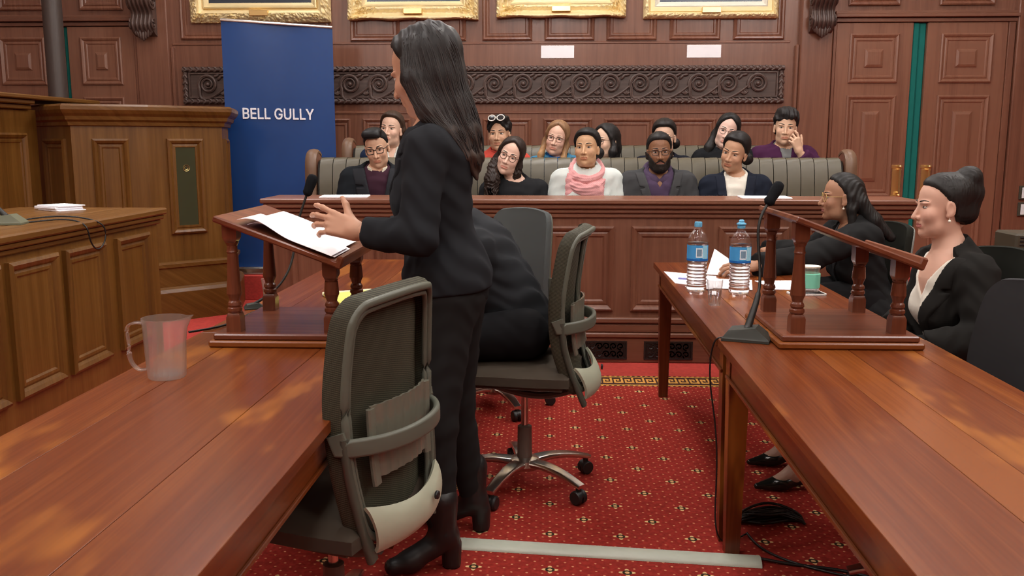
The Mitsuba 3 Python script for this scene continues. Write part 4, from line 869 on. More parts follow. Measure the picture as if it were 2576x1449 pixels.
# plastic jug
jg = thing('jug', 'frosted clear plastic jug with a handle on the near left-hand table', 'jug')
JO = np.array([-1.037, 2.385, TZ + 0.001])
a = np.linspace(0, 2 * PI, 48, endpoint=False)
def jring(r, z, spout=0.0, inner=0):
    rr = r + spout * np.exp(-((np.angle(np.exp(1j * (a - 0.15)))) / 0.33) ** 2) + (0.0009 * np.cos(a * 24) if 0.01 < z < 0.12 and not inner else 0)
    return np.stack([rr * np.cos(a), rr * np.sin(a), 0 * a + z + spout * 0.25 * np.exp(-((np.angle(np.exp(1j * (a - 0.15)))) / 0.33) ** 2)], 1)
rs = [jring(0.047, 0), jring(0.05, 0.004), jring(0.0515, 0.04), jring(0.054, 0.1), jring(0.056, 0.135, 0.004), jring(0.0575, 0.155, 0.013), jring(0.059, 0.165, 0.02), jring(0.0565, 0.165, 0.018), jring(0.0555, 0.15, 0.012, 1), jring(0.0535, 0.13, 0.002, 1), jring(0.051, 0.08, 0, 1), jring(0.048, 0.012, 0, 1)]
put('body', move(flatten(polyprism(None, rs), 45), JO), 'clear', jg, True)
put('handle', move(sweep(spline([(-0.052, -0.006, 0.15), (-0.075, -0.008, 0.152), (-0.093, -0.01, 0.145), (-0.096, -0.01, 0.1), (-0.092, -0.01, 0.045), (-0.07, -0.008, 0.022), (-0.049, -0.005, 0.025)], 40), rrect(0.02, 0.006, 0.0025, 3)), JO), 'clear', jg, 40)

# gooseneck microphones
def microphone(label, base, head, mid, rot, foam=0.026, tone=(0.02, 0.02, 0.018), basec=None, bsc=1.0, nr=0.0125):
    m = thing('microphone', label, 'microphone', 'gooseneck table microphones')
    bm = frame(np.array((math.cos(rot), math.sin(rot), 0)) * bsc, np.array((-math.sin(rot), math.cos(rot), 0)) * bsc, (0, 0, bsc), base)
    r0 = [np.c_[np.array([(-0.075, -0.05), (0.075, -0.05), (0.075, 0.05), (-0.075, 0.05)]) * s, [z] * 4] for s, z in ((1.0, 0.0), (1.0, 0.008), (0.93, 0.014))]
    top = np.c_[np.array([(-0.055, -0.04), (0.03, -0.04), (0.03, 0.04), (-0.055, 0.04)]), [0.034, 0.045, 0.045, 0.034]]
    col('base', flatten(xf(polyprism(None, r0 + [top]), *bm), 25), 'plastic', basec or (0.03, 0.035, 0.03), m)
    s = np.array(base) + bm[0] @ np.array([-0.0, 0, 0.035])
    pts = spline([s] + [np.array(q) for q in mid] + [np.array(head)], 40)
    k = 12; rs = np.r_[np.linspace(nr, nr * 0.72, k), np.full(40 - k, 0.0048)]
    col('gooseneck', tube(pts, rs, 10), 'plastic', tone, m)
    d = unit(pts[-1] - pts[-4]); x = unit(np.cross(d, (0.2, 0.9, 0.1))); y = np.cross(d, x)
    h = lathe([(0.008, -0.005), (0.014, 0.0), (0.019, 0.008), (foam * 0.85, 0.018), (foam, 0.05), (foam * 0.98, 0.066), (foam * 0.8, 0.078), (foam * 0.4, 0.083)], 24)
    col('foam_cap', flatten(xf(h, *frame(x, y, d, pts[-1])), 50), 'cloth', (0.008, 0.009, 0.011), m)
    return m
microphone('black gooseneck microphone with a foam cap, left of the right lectern', (0.645, 2.93, TZ + 0.001), (0.722, 3.05, 1.158), [(0.66, 2.945, 0.80), (0.688, 2.98, 0.88), (0.692, 3.02, 1.0), (0.70, 3.04, 1.12)], -0.35, 0.0195)
microphone('black gooseneck microphone rising behind the left lectern', (-1.13, 3.42, TZ + 0.001), (-0.945, 3.55, 1.155), [(-1.05, 3.45, 0.80), (-1.0, 3.5, 0.9), (-0.985, 3.53, 1.02)], 0.4, 0.021, bsc=0.5, nr=0.006)
microphone('gooseneck microphone on a greenish base on the clerk\'s desk at the left edge', (-2.38, 3.92, 1.001), (-2.62, 3.86, 1.32), [(-2.41, 3.915, 1.07), (-2.47, 3.9, 1.16)], 0.2, 0.02, basec=(0.12, 0.13, 0.085))
# cables, floor strip
def cable(label, pts, r=0.003, n=60, c=(0.012, 0.011, 0.01), group=None):
    return col('cable', tube(spline(pts, n), r, 7), 'plastic', c, None, label=label, cat='cable', group=group)
cable('thin black cable looping over the edge of the clerk\'s desk', [(-2.4, 3.9, 1.006), (-2.3, 4.0, 1.006), (-2.15, 4.06, 1.006), (-2.09, 4.05, 0.975), (-2.085, 4.06, 0.93), (-2.085, 4.12, 0.87), (-2.085, 4.2, 0.9), (-2.085, 4.2, 0.965), (-2.14, 4.16, 1.006), (-2.4, 4.02, 1.006)], 0.0035)
cable('black cable across the table beside the left lectern\'s posts', [(-1.07, 3.42, TZ + 0.006), (-1.1, 3.3, TZ + 0.006), (-1.1, 3.2, TZ + 0.008), (-1.13, 3.05, TZ + 0.006), (-1.2, 2.95, TZ + 0.006)], 0.004)
cable('black cable hanging from the right microphone down the table leg', [(0.6, 2.92, TZ + 0.005), (0.55, 2.93, TZ + 0.004), (0.538, 2.945, TZ - 0.03), (0.556, 2.965, 0.45), (0.57, 2.965, 0.2), (0.6, 2.98, 0.012), (0.7, 3.05, 0.008)], 0.0028)
cable('black cable running from the floor strip towards the right edge', [(0.70, 3.05, 0.008), (0.72, 2.95, 0.006), (0.85, 2.8, 0.006), (1.0, 2.72, 0.006), (1.2, 2.62, 0.006), (1.45, 2.58, 0.006)], 0.004)
cable('second black cable leaving the end of the floor strip', [(0.7, 2.846, 0.012), (0.8, 2.82, 0.006), (0.95, 2.78, 0.006), (1.12, 2.66, 0.006), (1.35, 2.55, 0.006)], 0.005)
cb = []
for i in range(26):
    t = np.linspace(-1, 1, 24); r_ = np.random.default_rng(i)
    a0, off, hh = r_.uniform(-0.5, 0.5), r_.uniform(-0.035, 0.035), r_.uniform(0.01, 0.055)
    x = 0.80 + 0.125 * t; y = 3.18 + off + 0.02 * np.sin(t * 3 + a0 * 3); z = 0.006 + hh * np.sqrt(np.clip(1 - t ** 2, 0, 1)) * (1 - abs(off) / 0.06)
    cb.append(tube(np.stack([x, y, z], 1), 0.0045, 6))
put('cable_bundle', join(*cb), 'plastic', None, True, color=vc(join(*cb), (0.012, 0.011, 0.01)), label='heap of coiled black cables on the carpet under the right table', cat='cables', kind='stuff')
s0, s1 = np.array([-0.36, 2.945, 0.0]), np.array([0.70, 2.84, 0.0])
aa = np.linspace(0, PI, 11)
st_ = sweep([s0, s1], np.vstack([np.stack([0.042 * np.cos(aa), 0.016 * np.sin(aa) + 0.0005], 1)]))
col('cable_cover', flatten(st_, 40), 'plastic', (0.4, 0.43, 0.35), None, label='pale grey-green cable cover strip lying across the red carpet', cat='cable cover')
# right edge: side table, device, bag, cards
k = thing('side_table', 'orange-brown wooden table at the right edge, behind the seated women', 'table')
wood('board', box(2.14, 3.12, 4.15, 4.75, 0.695, TZ, 0.004), 'wood_table', k, tone=0.75, axis=0)
wood('apron', box(2.18, 3.08, 4.19, 4.71, 0.6, 0.694), 'wood_table', k, tone=0.3, axis=0)
for x in (2.2, 3.0):
    for y in (4.2, 4.64): wood('leg', box(x, x + 0.06, y, y + 0.06, 0, 0.6), 'wood_table', k, tone=0.2)
k = thing('radio_unit', 'dark equipment box with slotted vents on the table at the right edge', 'device')
col('case', box(2.26, 2.6, 4.5, 4.72, 0.83, 0.92, 0.01), 'plastic', (0.05, 0.042, 0.028), k, False)
for i in range(4): col('slot', box(2.28, 2.37, 4.496, 4.502, 0.842 + i * 0.018, 0.85 + i * 0.018, 0.002), 'plastic', (0.006, 0.006, 0.006), k, False)
k = thing('bag', 'folded black bag under the equipment box at the right edge', 'bag')
bm = nets(lambda p: smin(s_ell(p, (2.49, 4.58, 0.775), (0.22, 0.15, 0.055)), s_ell(p, (2.44, 4.55, 0.79), (0.16, 0.13, 0.045)), 0.02) + 0.004 * np.sin(p[:, 0] * 60 + 20 * p[:, 2]), (2.24, 4.38, 0.7), (2.76, 4.78, 0.86), 0.012)
bm = (np.maximum(bm[0], [-9, -9, TZ + 0.001]), bm[1]); col('body', bm, 'cloth', (0.012, 0.011, 0.01), k)
col('strap', sweep(spline([(2.29, 4.45, 0.76), (2.39, 4.42, 0.785), (2.54, 4.42, 0.76), (2.64, 4.46, 0.77)], 20), rrect(0.02, 0.006, 0.002, 2)), 'cloth', (0.05, 0.045, 0.04), k)
for i, (z0, z1) in enumerate(((0.84, 0.965), (0.69, 0.815))):
    k = thing('framed_card', ('upper' if i == 0 else 'lower') + ' small white card in a dark holder on the right-hand pilaster', 'sign', 'cards at the right edge')
    col('holder', box(4.255, 4.42, WY - 0.122, WY - 0.1, z0, z1, 0.004), 'plastic', (0.05, 0.05, 0.035), k, False)
    col('card', box(4.275, 4.405, WY - 0.125, WY - 0.121, z0 + 0.015, z1 - 0.015, 0.001), 'paper', (0.75, 0.8, 0.82), k, False)
# ---------------------------------------------------------------- people: helpers
# head-local axes: x the person's right, y forward, z up; origin between the eyes' level inside the head
def body_frame(yaw):
    a = math.radians(yaw); return np.stack([(-math.cos(a), -math.sin(a), 0), (math.sin(a), -math.cos(a), 0), (0, 0, 1)], 1).astype(float)
HEAD_C, HEAD_R = np.array([0, -0.012, 0.035]), np.array([0.0755, 0.096, 0.086])
def head_sdf(q, fine=True, jaw=1.0, nose=1.0, mouth=0.0):
    q = q.copy(); q[:, 2] = np.where(q[:, 2] < 0, q[:, 2] * 0.93, q[:, 2])
    s = q.copy(); s[:, 0] = np.abs(q[:, 0])
    d = s_ell(q, HEAD_C, HEAD_R)
    d = smin(d, s_ell(q, (0, 0.024, -0.043), (0.06 * jaw, 0.066, 0.072)), 0.035)
    d = smin(d, s_ell(s, (0.03 * jaw, 0.025, -0.08), (0.026, 0.036, 0.026)), 0.03)
    d = smin(d, s_sph(q, (0, 0.07, -0.098), 0.0185), 0.028)
    d = smin(d, s_ell(s, (0.027, 0.073, 0.018), (0.026, 0.016, 0.008)), 0.014)             # brow
    d = smin(d, s_sph(s, (0.04, 0.063, -0.03), 0.022), 0.025)                                # cheek
    d = smax(d, -s_ell(s, (0.032, 0.099, 0.001), (0.021, 0.014, 0.0125)), 0.012)             # eye socket
    d = smin(d, s_cap(q, (0, 0.086, 0.002), (0, 0.086 + 0.023 * nose, -0.036), 0.0068, 0.0098), 0.011)
    d = smin(d, s_sph(s, (0.0125, 0.088 + 0.006 * nose, -0.039), 0.0082), 0.007)
    d = smin(d, s_ell(q, (0, 0.083, -0.066), (0.026, 0.012, 0.016)), 0.012)                   # muzzle
    d = smin(d, s_cap(s, (0, 0.0925, -0.0615), (0.017, 0.087, -0.064), 0.0046, 0.0022), 0.006); d = smin(d, s_cap(s, (0, 0.0905, -0.073), (0.014, 0.0865, -0.0705), 0.0056, 0.0026), 0.006)
    if fine:
        d = smax(d, -s_cap(s, (0.0, 0.0965, -0.0672), (0.021, 0.0885, -0.0655), 0.0016 + mouth), 0.004)
        d = smax(d, -s_ell(q, (0, 0.092, -0.083), (0.018, 0.006, 0.004)), 0.008)
    e = s_ell(s, (0.078, -0.008, -0.008), (0.009, 0.019, 0.032)); e = smax(e, -s_ell(s, (0.0875, -0.004, -0.004), (0.006, 0.011, 0.02)), 0.004)
    e = smin(e, s_sph(s, (0.0765, 0.002, -0.033), 0.0085), 0.006)
    return smin(d, e, 0.006)
def hairline(q, front=0.086, temple=0.03, ear=-0.035, nape=-0.085, peak=0.0):
    ph = np.degrees(np.arctan2(np.abs(q[:, 0]), q[:, 1] + 0.01))
    return np.interp(ph, [0, 20, 38, 52, 64, 76, 86, 97, 120, 180], [front - peak, front - 0.001, front - 0.007, 0.62 * front + 0.38 * temple, 0.25 * front + 0.75 * temple, temple - 0.008, 0.4 * temple + 0.6 * ear, ear, nape + 0.012, nape])
def ripple(q, amp=0.0022, n=52, tw=24): return amp * np.clip((0.075 - q[:, 1]) / 0.06, 0.1, 1) * np.sin(n * np.arctan2(q[:, 0], q[:, 1] + 0.02) + tw * q[:, 2] + 2.0 * np.sin(20 * q[:, 2] + 9 * q[:, 0]))
def partline(q, ear=-0.05, nape=-0.1, front=0.1, **_):
    ph = np.degrees(np.arctan2(np.abs(q[:, 0]), q[:, 1] + 0.01))
    return np.interp(ph, [0, 12, 26, 40, 52, 62, 74, 95, 120, 180], [front, front - 0.006, front - 0.02, front - 0.04, 0.035, 0.008, -0.03, ear, nape + 0.01, nape])
def cap_hair(q, o=0.011, top=0.004, part=False, **hl):
    g = q[:, 2] - (partline if part else hairline)(q, **hl); t = np.clip(g / 0.03, 0, 1); t = t * (2 - t)
    d = smin(s_ell(q, HEAD_C, HEAD_R), s_ell(q, (0, 0.024, -0.043), (0.06, 0.066, 0.072)), 0.035) - 0.0012 - (o + top * np.clip((q[:, 2] - 0.03) / 0.08, 0, 1)) * t
    d = smin(d, s_ell(q, (0, -0.045, -0.03), (0.06 + o, 0.053 + o, 0.06)), 0.02)
    return smax(d, -g, 0.003)
def hair_fn(kind, **k):
    def fn(q):
        s = q.copy(); s[:, 0] = np.abs(q[:, 0])
        if kind == 'short':
            d = cap_hair(q, 0.010, 0.012, front=0.078, nape=-0.075); d = smin(d, s_ell(q, (0.0, 0.045, 0.108), (0.062, 0.05, 0.022)), 0.02); d = d + 0.004 * np.sin(q[:, 0] * 210 + 3 * np.sin(q[:, 1] * 90)) * (q[:, 2] > 0.06)
        elif kind == 'pomp':
            d = smin(cap_hair(q, 0.005, 0.006, front=0.083, temple=0.035, nape=-0.06), s_ell(q, (0.004, 0.035, 0.118), (0.066, 0.066, 0.03)), 0.018)
            d = smin(d, s_cap(q, (-0.035, 0.078, 0.1), (0.045, 0.07, 0.112), 0.02, 0.026), 0.015)
        elif kind == 'fringe':
            d = smin(cap_hair(q, 0.013, 0.016, front=0.075, temple=0.028), s_cap(q, (0.06, 0.05, 0.06), (-0.045, 0.076, 0.085), 0.017, 0.02), 0.02)
            d = smin(d, s_ell(q, (0, 0.01, 0.118), (0.072, 0.07, 0.032)), 0.02); d = d + 0.004 * np.sin(q[:, 0] * 170 + 60 * q[:, 1])
        elif kind == 'parted':
            d = smin(cap_hair(q, 0.013, 0.014, front=0.088, temple=0.03), s_cap(s, (0.012, 0.072, 0.105), (0.07, 0.04, 0.04), 0.02, 0.016), 0.015)
            d = smin(d, s_ell(s, (0.035, 0.02, 0.112), (0.045, 0.06, 0.03)), 0.02); d = d + 0.003 * np.sin(q[:, 0] * 150 + 70 * q[:, 2])
        elif kind == 'waves':
            d = cap_hair(q, 0.013, 0.01, front=0.088, temple=0.04, ear=-0.02)
            d = smin(d, chain(s, [(0.07, -0.01, 0.06), (0.082, -0.03, 0.0), (0.075, -0.055, -0.06)], [0.022, 0.024, 0.02]), 0.02)
        elif kind == 'tied':
            d = cap_hair(q, k.get('o', 0.0125), k.get('top', 0.011), front=k.get('front', 0.084), temple=k.get('temple', 0.026), ear=-0.03, nape=-0.08)
            d = smin(d, s_ell(q, (k.get('bx', 0), -0.118, k.get('bun', -0.02)), (0.042, 0.034, 0.042)), 0.012)
        elif kind in ('long', 'bob'):
            fr = k.get('fwd', 0.03); L = k.get('len', -0.27) if kind == 'long' else -0.12
            d = cap_hair(q, 0.012, 0.006, part=True)
            d = smin(d, chain(s, [(0.05, 0.04, 0.08), (0.074, 0.024, 0.03), (0.083, 0.002, -0.04), (0.086, fr * 0.6, L * 0.5 - 0.02), (k.get('inx', 0.082), fr, L)], [0.012, 0.013, 0.02, 0.03 * k.get('vol', 1), 0.02 * k.get('vol', 1)]), 0.014)
            if k.get('mass'): d = smin(d, chain(q, [(0.075, -0.01, -0.04), (0.075, 0.035, -0.11), (0.045, 0.085, -0.18), (0.015, 0.1, -0.27)], [0.022, 0.036, 0.05, 0.048]), 0.02)
            d = smin(d, chain(q, [(0, -0.075, 0.03), (0, -0.085, -0.05), (0, -0.08, max(L, -0.2))], [0.06, 0.058, 0.05]), 0.03)
        elif kind == 'updo':
            d = cap_hair(q, 0.008, 0.004, front=0.086, temple=0.045, ear=-0.004, nape=-0.075)
            d = smin(d, s_ell(q, (0, -0.065, 0.06), (0.072, 0.07, 0.06)), 0.03)
            d = smin(d, s_ell(q, (0, -0.108, 0.105), (0.056, 0.05, 0.048)), 0.015); d = smin(d, s_ell(q, (0, -0.122, 0.045), (0.05, 0.043, 0.06)), 0.02); d = smin(d, s_ell(q, (0, -0.105, -0.03), (0.042, 0.04, 0.05)), 0.03)
        else: raise ValueError(kind)
        if k.get('curl'): d = d + k['curl'] * (np.sin(q[:, 2] * 170 + 3 * np.sin(q[:, 0] * 70 + q[:, 1] * 50)) * np.sin(q[:, 0] * 210 + q[:, 1] * 160 + 2 * np.sin(q[:, 2] * 60))) * (q[:, 2] < -0.05)
        return d + ripple(q, k.get('amp', 0.0013))
    return fn
def torso_sdf(q, fem=False, w=1.0, belly=0.0):
    s = q.copy(); s[:, 0] = np.abs(q[:, 0])
    d = s_ell(q, (0, 0.006, -0.18), (0.15 * w, 0.1, 0.19))
    d = smin(d, s_cap(s, (0, -0.01, -0.045), (0.15 * w, -0.012, -0.06), 0.06, 0.052), 0.05)
    d = smin(d, s_cap(q, (0, -0.012, 0.03), (0, -0.012, -0.08), 0.05, 0.1), 0.06)
    d = smin(d, s_ell(q, (0, 0.004, -0.36), ((0.12 if fem else 0.138) * w, 0.092 + belly, 0.15)), 0.06)
    d = smin(d, s_ell(q, (0, -0.012, -0.5), (0.165 * w, 0.12, 0.12)), 0.07)
    if fem: d = smin(d, s_ell(s, (0.066, 0.075, -0.215), (0.062, 0.055, 0.062)), 0.045)
    return d
def hand_caps(side=1, curls=((10, 15, 10),) * 4, thumb=0.6, spread=0.12, thumb_in=0.0, sc=1.0):
    """Capsules (a, b, ra, rb, group) of an open hand in its own frame: x to the thumb side (left hand), y along the fingers, z out of the back."""
    out = []
    mcp = [(0.029, 0.088), (0.0095, 0.094), (-0.0105, 0.09), (-0.029, 0.08)]
    Ls = [(0.042, 0.025, 0.021), (0.046, 0.029, 0.022), (0.042, 0.027, 0.021), (0.033, 0.021, 0.019)]
    for i, ((x, y), L, cu) in enumerate(zip(mcp, Ls, curls)):
        p = np.array([x, y, 0.0]); out.append((np.array([x * 0.55, 0.005, 0]), p, 0.0155, 0.0105, 0))
        a, sp = 0.0, spread * (1.3 - i) * 0.8
        for j, (l, c) in enumerate(zip(L, cu)):
            a += math.radians(c); d = np.array([math.sin(sp) * math.cos(a), math.cos(sp) * math.cos(a), -math.sin(a)])
            r = (0.0092, 0.0082, 0.0074, 0.0064)[j:j + 2]; k = 0.86 if i == 3 else 1.0
            out.append((p, p + d * l, r[0] * k, r[1] * k, i + 1)); p = p + d * l
    p = np.array([0.02, 0.018, -0.004]); out.append((p, p + [0.022, 0.028, -0.008], 0.016, 0.0125, 5))
    p = p + [0.022, 0.028, -0.008]
    for l, an, r in ((0.034, thumb, (0.0118, 0.0098)), (0.027, thumb * 0.75, (0.0098, 0.0075))):
        d = unit([math.sin(an), math.cos(an), -0.25 - thumb_in]); out.append((p, p + d * l, r[0], r[1], 5)); p = p + d * l
    m = np.array([side, 1, 1])
    return [(a * m * sc, b * m * sc, ra * sc, rb * sc, g) for a, b, ra, rb, g in out]
def hand_mesh(M, o, wrist_from=None, h=0.003, **k):
    caps = hand_caps(**k); W = [(np.asarray(o) + M @ a, np.asarray(o) + M @ b, ra, rb, g) for a, b, ra, rb, g in caps]
    def fn(p):
        gs = {}
        for a, b, ra, rb, g in W:
            d = s_cap(p, a, b, ra, rb); gs[g] = d if g not in gs else smin(gs[g], d, 0.006 if g else 0.012)
        d = gs.pop(0)
        for e in gs.values(): d = smin(d, e, 0.005)
        if wrist_from is not None: d = smin(d, s_cap(p, wrist_from, np.asarray(o) + M @ np.array([0, 0.01, 0]), 0.027, 0.0235), 0.015)
        return d
    pts = np.array([x for w in W for x in w[:2]] + ([wrist_from] if wrist_from is not None else []))
    return nets(fn, pts.min(0) - 0.035, pts.max(0) + 0.035, h)

class Person:
    def __init__(self, label, hc, yaw, head=(0, 0, 0), hs=1.0, skin=(0.5, 0.27, 0.17), fem=False, bw=1.0, lean=0.0, tilt=0.0, nb=None, pose=None, hh=0.0042, hb=0.014, chest=False, group=None, belly=0.0, jaw=1.0, nose=1.0, mouth=0.0, lips=None, brow=(0.02, 0.013, 0.01), iris=(0.03, 0.015, 0.008), seat=None, hands=(), bs=None, eyes=True, browk=1.0):
        self.browk = browk
        self.k = thing('person', label, 'person', group)
        bs = (0.9 if seat is not None else 1.0) if bs is None else bs
        self.hc, self.hs, self.skin = np.asarray(hc, float), hs, np.asarray(skin, float)
        self.B = body_frame(yaw); hy, hp, hr = head
        self.H = body_frame(yaw + hy) @ rotx(-math.radians(hp)) @ roty(math.radians(hr))
        self.nb = self.hc + self.B @ np.array([0, -0.035, -0.148]) * hs if nb is None else np.asarray(nb, float)
        self.T = self.B @ rotx(-math.radians(lean)) @ roty(math.radians(tilt))
        self.fem, self.bw, self.belly, self.bs = fem, bw, belly, bs
        self.headkw = dict(jaw=jaw, nose=nose, mouth=mouth)
        L = lambda *v: self.nb + self.T @ np.array(v)
        J = {'sr': L(0.172 * bw, -0.012, -0.066), 'sl': L(-0.172 * bw, -0.012, -0.066), 'hr': L(0.085, -0.02, -0.5 * bs), 'hl': L(-0.085, -0.02, -0.5 * bs)}
        for s, m in (('r', 1), ('l', -1)):
            J['e' + s] = J['s' + s] + self.B @ np.array([m * 0.05, 0.05, -0.27]); J['w' + s] = J['e' + s] + self.B @ np.array([-m * 0.09, 0.2, -0.06])
            J['k' + s] = J['h' + s] + self.B @ np.array([m * 0.05, 0.4, 0.02]); J['a' + s] = J['k' + s] + self.B @ np.array([0, -0.04, -0.4])
        if seat is not None:
            for s in 'rl':
                if seat > 0.2: J['k' + s] = J['h' + s] + self.B @ np.array([0, 0.18, 0.0])
                J['a' + s] = J['k' + s] + self.B @ np.array([0, -0.1 if seat > 0.2 else 0.02, 0]); J['a' + s][2] = seat + 0.07
        if pose: J.update({a: np.asarray(b, float) for a, b in pose.items()})
        self.J = J
        # skin mesh: fine head and neck, coarse body, fine hands, all in one entry
        lo = self.hc - np.array([0.16, 0.16, 0.16]) * hs; hi = self.hc + 0.17 * hs
        lo = np.minimum(lo, self.nb - ([0.25, 0.25, 0.24] if chest else [0.1, 0.1, 0.03])); hi = np.maximum(hi, self.nb + ([0.25, 0.25, 0] if chest else [0.1, 0.1, 0]))
        def hf(p):
            d = self.headf(p); d = smin(d, self.neckf(p), 0.022)
            if chest: d = smin(d, smax(self.torsof(p), -0.19 - ((p - self.nb) @ self.T)[:, 2], 0.01), 0.03)
            return d
        m1 = nets(hf, lo, hi, hh)
        pts = np.array(list(J.values())); b0, b1 = pts.min(0) - 0.2, pts.max(0) + 0.16
        b1[2] = max(b1[2], self.nb[2] + 0.06)
        bf = lambda p: smin(smin(self.torsof(p), self.armsf(p), 0.03), self.legsf(p), 0.04)
        m2 = nets(bf, b0, b1, hb)
        q = (m1[0] - self.hc) @ self.H / hs
        c1 = np.tile(self.skin, (len(m1[0]), 1))
        lipc = self.skin * [0.86, 0.6, 0.58] if lips is None else np.asarray(lips)
        lm = ((q[:, 0] / 0.0255) ** 2 + ((q[:, 2] + 0.0722) / 0.0112) ** 2 < 1) & (q[:, 1] > 0.075); c1[lm] = lipc
        ck = np.exp(-(((np.abs(q[:, 0]) - 0.042) / 0.022) ** 2 + ((q[:, 2] + 0.03) / 0.022) ** 2)) * (q[:, 1] > 0.03) * 0.5
        c1 = c1 * (1 - ck[:, None] * np.array([0.0, 0.14, 0.12]))
        ms, cs = [m1, m2], [c1, np.tile(self.skin, (len(m2[0]), 1))]
        for hd in hands: hm = hand_mesh(**hd); ms.append(hm); cs.append(np.tile(self.skin, (len(hm[0]), 1)))
        col('body', join(*ms), 'skin', np.vstack(cs), self.k, True)
        if eyes: self.face(brow, iris)
    def headf(self, p): return head_sdf(((p - self.hc) @ self.H / self.hs).astype(np.float32), **self.headkw) * self.hs
    def neckf(self, p):
        a = self.hc + self.H @ np.array([0, -0.018, -0.06]) * self.hs
        return s_cap(p, a, self.nb + self.T @ np.array([0, -0.006, -0.02]), 0.053 * (0.92 if self.fem else 1.05) * self.hs, 0.058 * (0.93 if self.fem else 1.06))
    def torsof(self, p):
        q = ((p - self.nb) @ self.T).astype(np.float32); q[:, 2] /= self.bs
        return torso_sdf(q, self.fem, self.bw, self.belly)
    def armsf(self, p, off=0.0):
        d = None
        for s in 'rl':
            e = chain(p, [self.J['s' + s], self.J['e' + s], self.J['w' + s]], [0.05 + off, 0.041 + off, 0.027 + off], 0.02); d = e if d is None else np.minimum(d, e)
        return d
    def legsf(self, p, off=0.0):
        d = None
        for s in 'rl':
            e = chain(p, [self.J['h' + s], self.J['k' + s], self.J['a' + s]], [0.085 + off, 0.06 + off, 0.04 + off], 0.03); d = e if d is None else np.minimum(d, e)
        return d
    def surf_y(self, x, z):
        ys = np.arange(0.13, 0.03, -0.0008); x, z = np.atleast_1d(x), np.atleast_1d(z)
        Q = np.stack([np.repeat(x[:, None], len(ys), 1), np.tile(ys, (len(x), 1)), np.repeat(z[:, None], len(ys), 1)], -1).reshape(-1, 3).astype(np.float32)
        d = head_sdf(Q, **self.headkw).reshape(len(x), -1); return ys[np.argmax(d < 0, 1)]
    def hl(self, m): return xf((np.asarray(m[0]) * self.hs, m[1]), self.H, self.hc)
    def face(self, brow, iris):
        for s in (1, -1):
            y0 = float(self.surf_y(s * 0.031, 0.001)[0])
            e = ico((0, 0, 0), (0.0158, 0.008, 0.0076), 3); v = e[0]
            r = np.hypot(v[:, 0], v[:, 2] - 0.0009); c = np.tile([0.42, 0.38, 0.34], (len(v), 1))
            c[r < 0.0067] = iris; c[r < 0.003] = (0.004, 0.004, 0.004); c[v[:, 2] > 0.0047 - 11 * v[:, 0] ** 2] = np.array(brow) * 0.6
            self.part('eye', move((v, e[1]), (s * 0.031, y0 - 0.0032, 0.001)), 'shiny', c)
            # upper lid fold
            x = np.linspace(0.0175, 0.0455, 9); zz = 0.001 + 0.0084 - 32 * (x - 0.031) ** 2; yy = y0 - 0.0005 + 0.002 - 14 * (x - 0.031) ** 2
            t = tube(np.stack([s * x, yy, zz], 1), np.r_[0.001, np.full(7, 0.0018), 0.001], 6); self.part('eyelid', t, 'skin', self.skin * 0.8)
        for s in (1, -1):
            x = np.linspace(0.012, 0.05, 9); zz = 0.0228 + 0.0045 * np.sin((x - 0.012) / 0.038 * 2.3) - 0.12 * np.clip(x - 0.038, 0, 1)
            self.part('eyebrow', tube(np.stack([s * x, self.surf_y(s * x, zz) + 0.0004, zz], 1), np.array([0.0018, 0.0028, 0.0034, 0.0036, 0.0035, 0.0032, 0.0027, 0.002, 0.001]) * self.browk, 6), 'hair', brow)
    def part(self, name, m, bsdf, c, label=None): return col(name, self.hl(m), bsdf, c, self.k, True, label=label)
    def hair(self, kind, c, h=0.0048, lo=(-0.15, -0.22, -0.34), hi=(0.15, 0.14, 0.19), c2=None, **k):
        f = hair_fn(kind, **k)
        if kind not in ('long',): lo = (lo[0], lo[1], -0.2)
        m = nets(lambda q: f(q.astype(np.float32)), lo, hi, h)
        v = m[0]; n = meshkit.noise(np.stack([np.arctan2(v[:, 0], v[:, 1] + 0.02) * 16, v[:, 2] * 9, v[:, 1] * 5], 1), 5)[:, None]
        cc = np.asarray(c) * (0.65 + 0.7 * n)
        if c2 is not None: t = np.clip((-0.02 - v[:, 2:]) / 0.15, 0, 1); cc = cc * (1 - t) + np.asarray(c2) * (0.65 + 0.7 * n) * t
        return self.part('hair', m, 'hair', cc)
    def glasses(self, c, r=(0.0225, 0.0185), p=2.6, wire=0.0017, label=None, lens=True):
        y = float(self.surf_y(0.031, 0.001)[0]) + 0.0135; yb = max(y, float(self.surf_y(0.0, 0.004)[0]) + 0.002)
        a = np.linspace(0, 2 * PI, 30, endpoint=False); cx, sx = np.cos(a), np.sin(a)
        u, w = np.sign(cx) * np.abs(cx) ** (2 / p) * r[0], np.sign(sx) * np.abs(sx) ** (2 / p) * r[1]
        ms = []
        for s in (1, -1):
            X = s * 0.0325 + u; ms.append(tube(np.stack([X, y - 0.9 * (np.abs(X) - 0.01) * 0.12, w - 0.001], 1), wire, 6, True))
            xo = s * (0.0325 + r[0]); ms.append(tube([(xo, y - 0.005, 0.006), (s * 0.072, y - 0.03, 0.006), (s * 0.081, 0.0, 0.006), (s * 0.081, -0.02, 0.0)], wire, 6))
        ms.append(tube(spline([(0.0325 - r[0], y, 0.004), (0, yb + 0.001, 0.008), (-0.0325 + r[0], y, 0.004)], 7), wire, 6))
        return self.part('glasses', join(*ms), 'shiny', c, label)
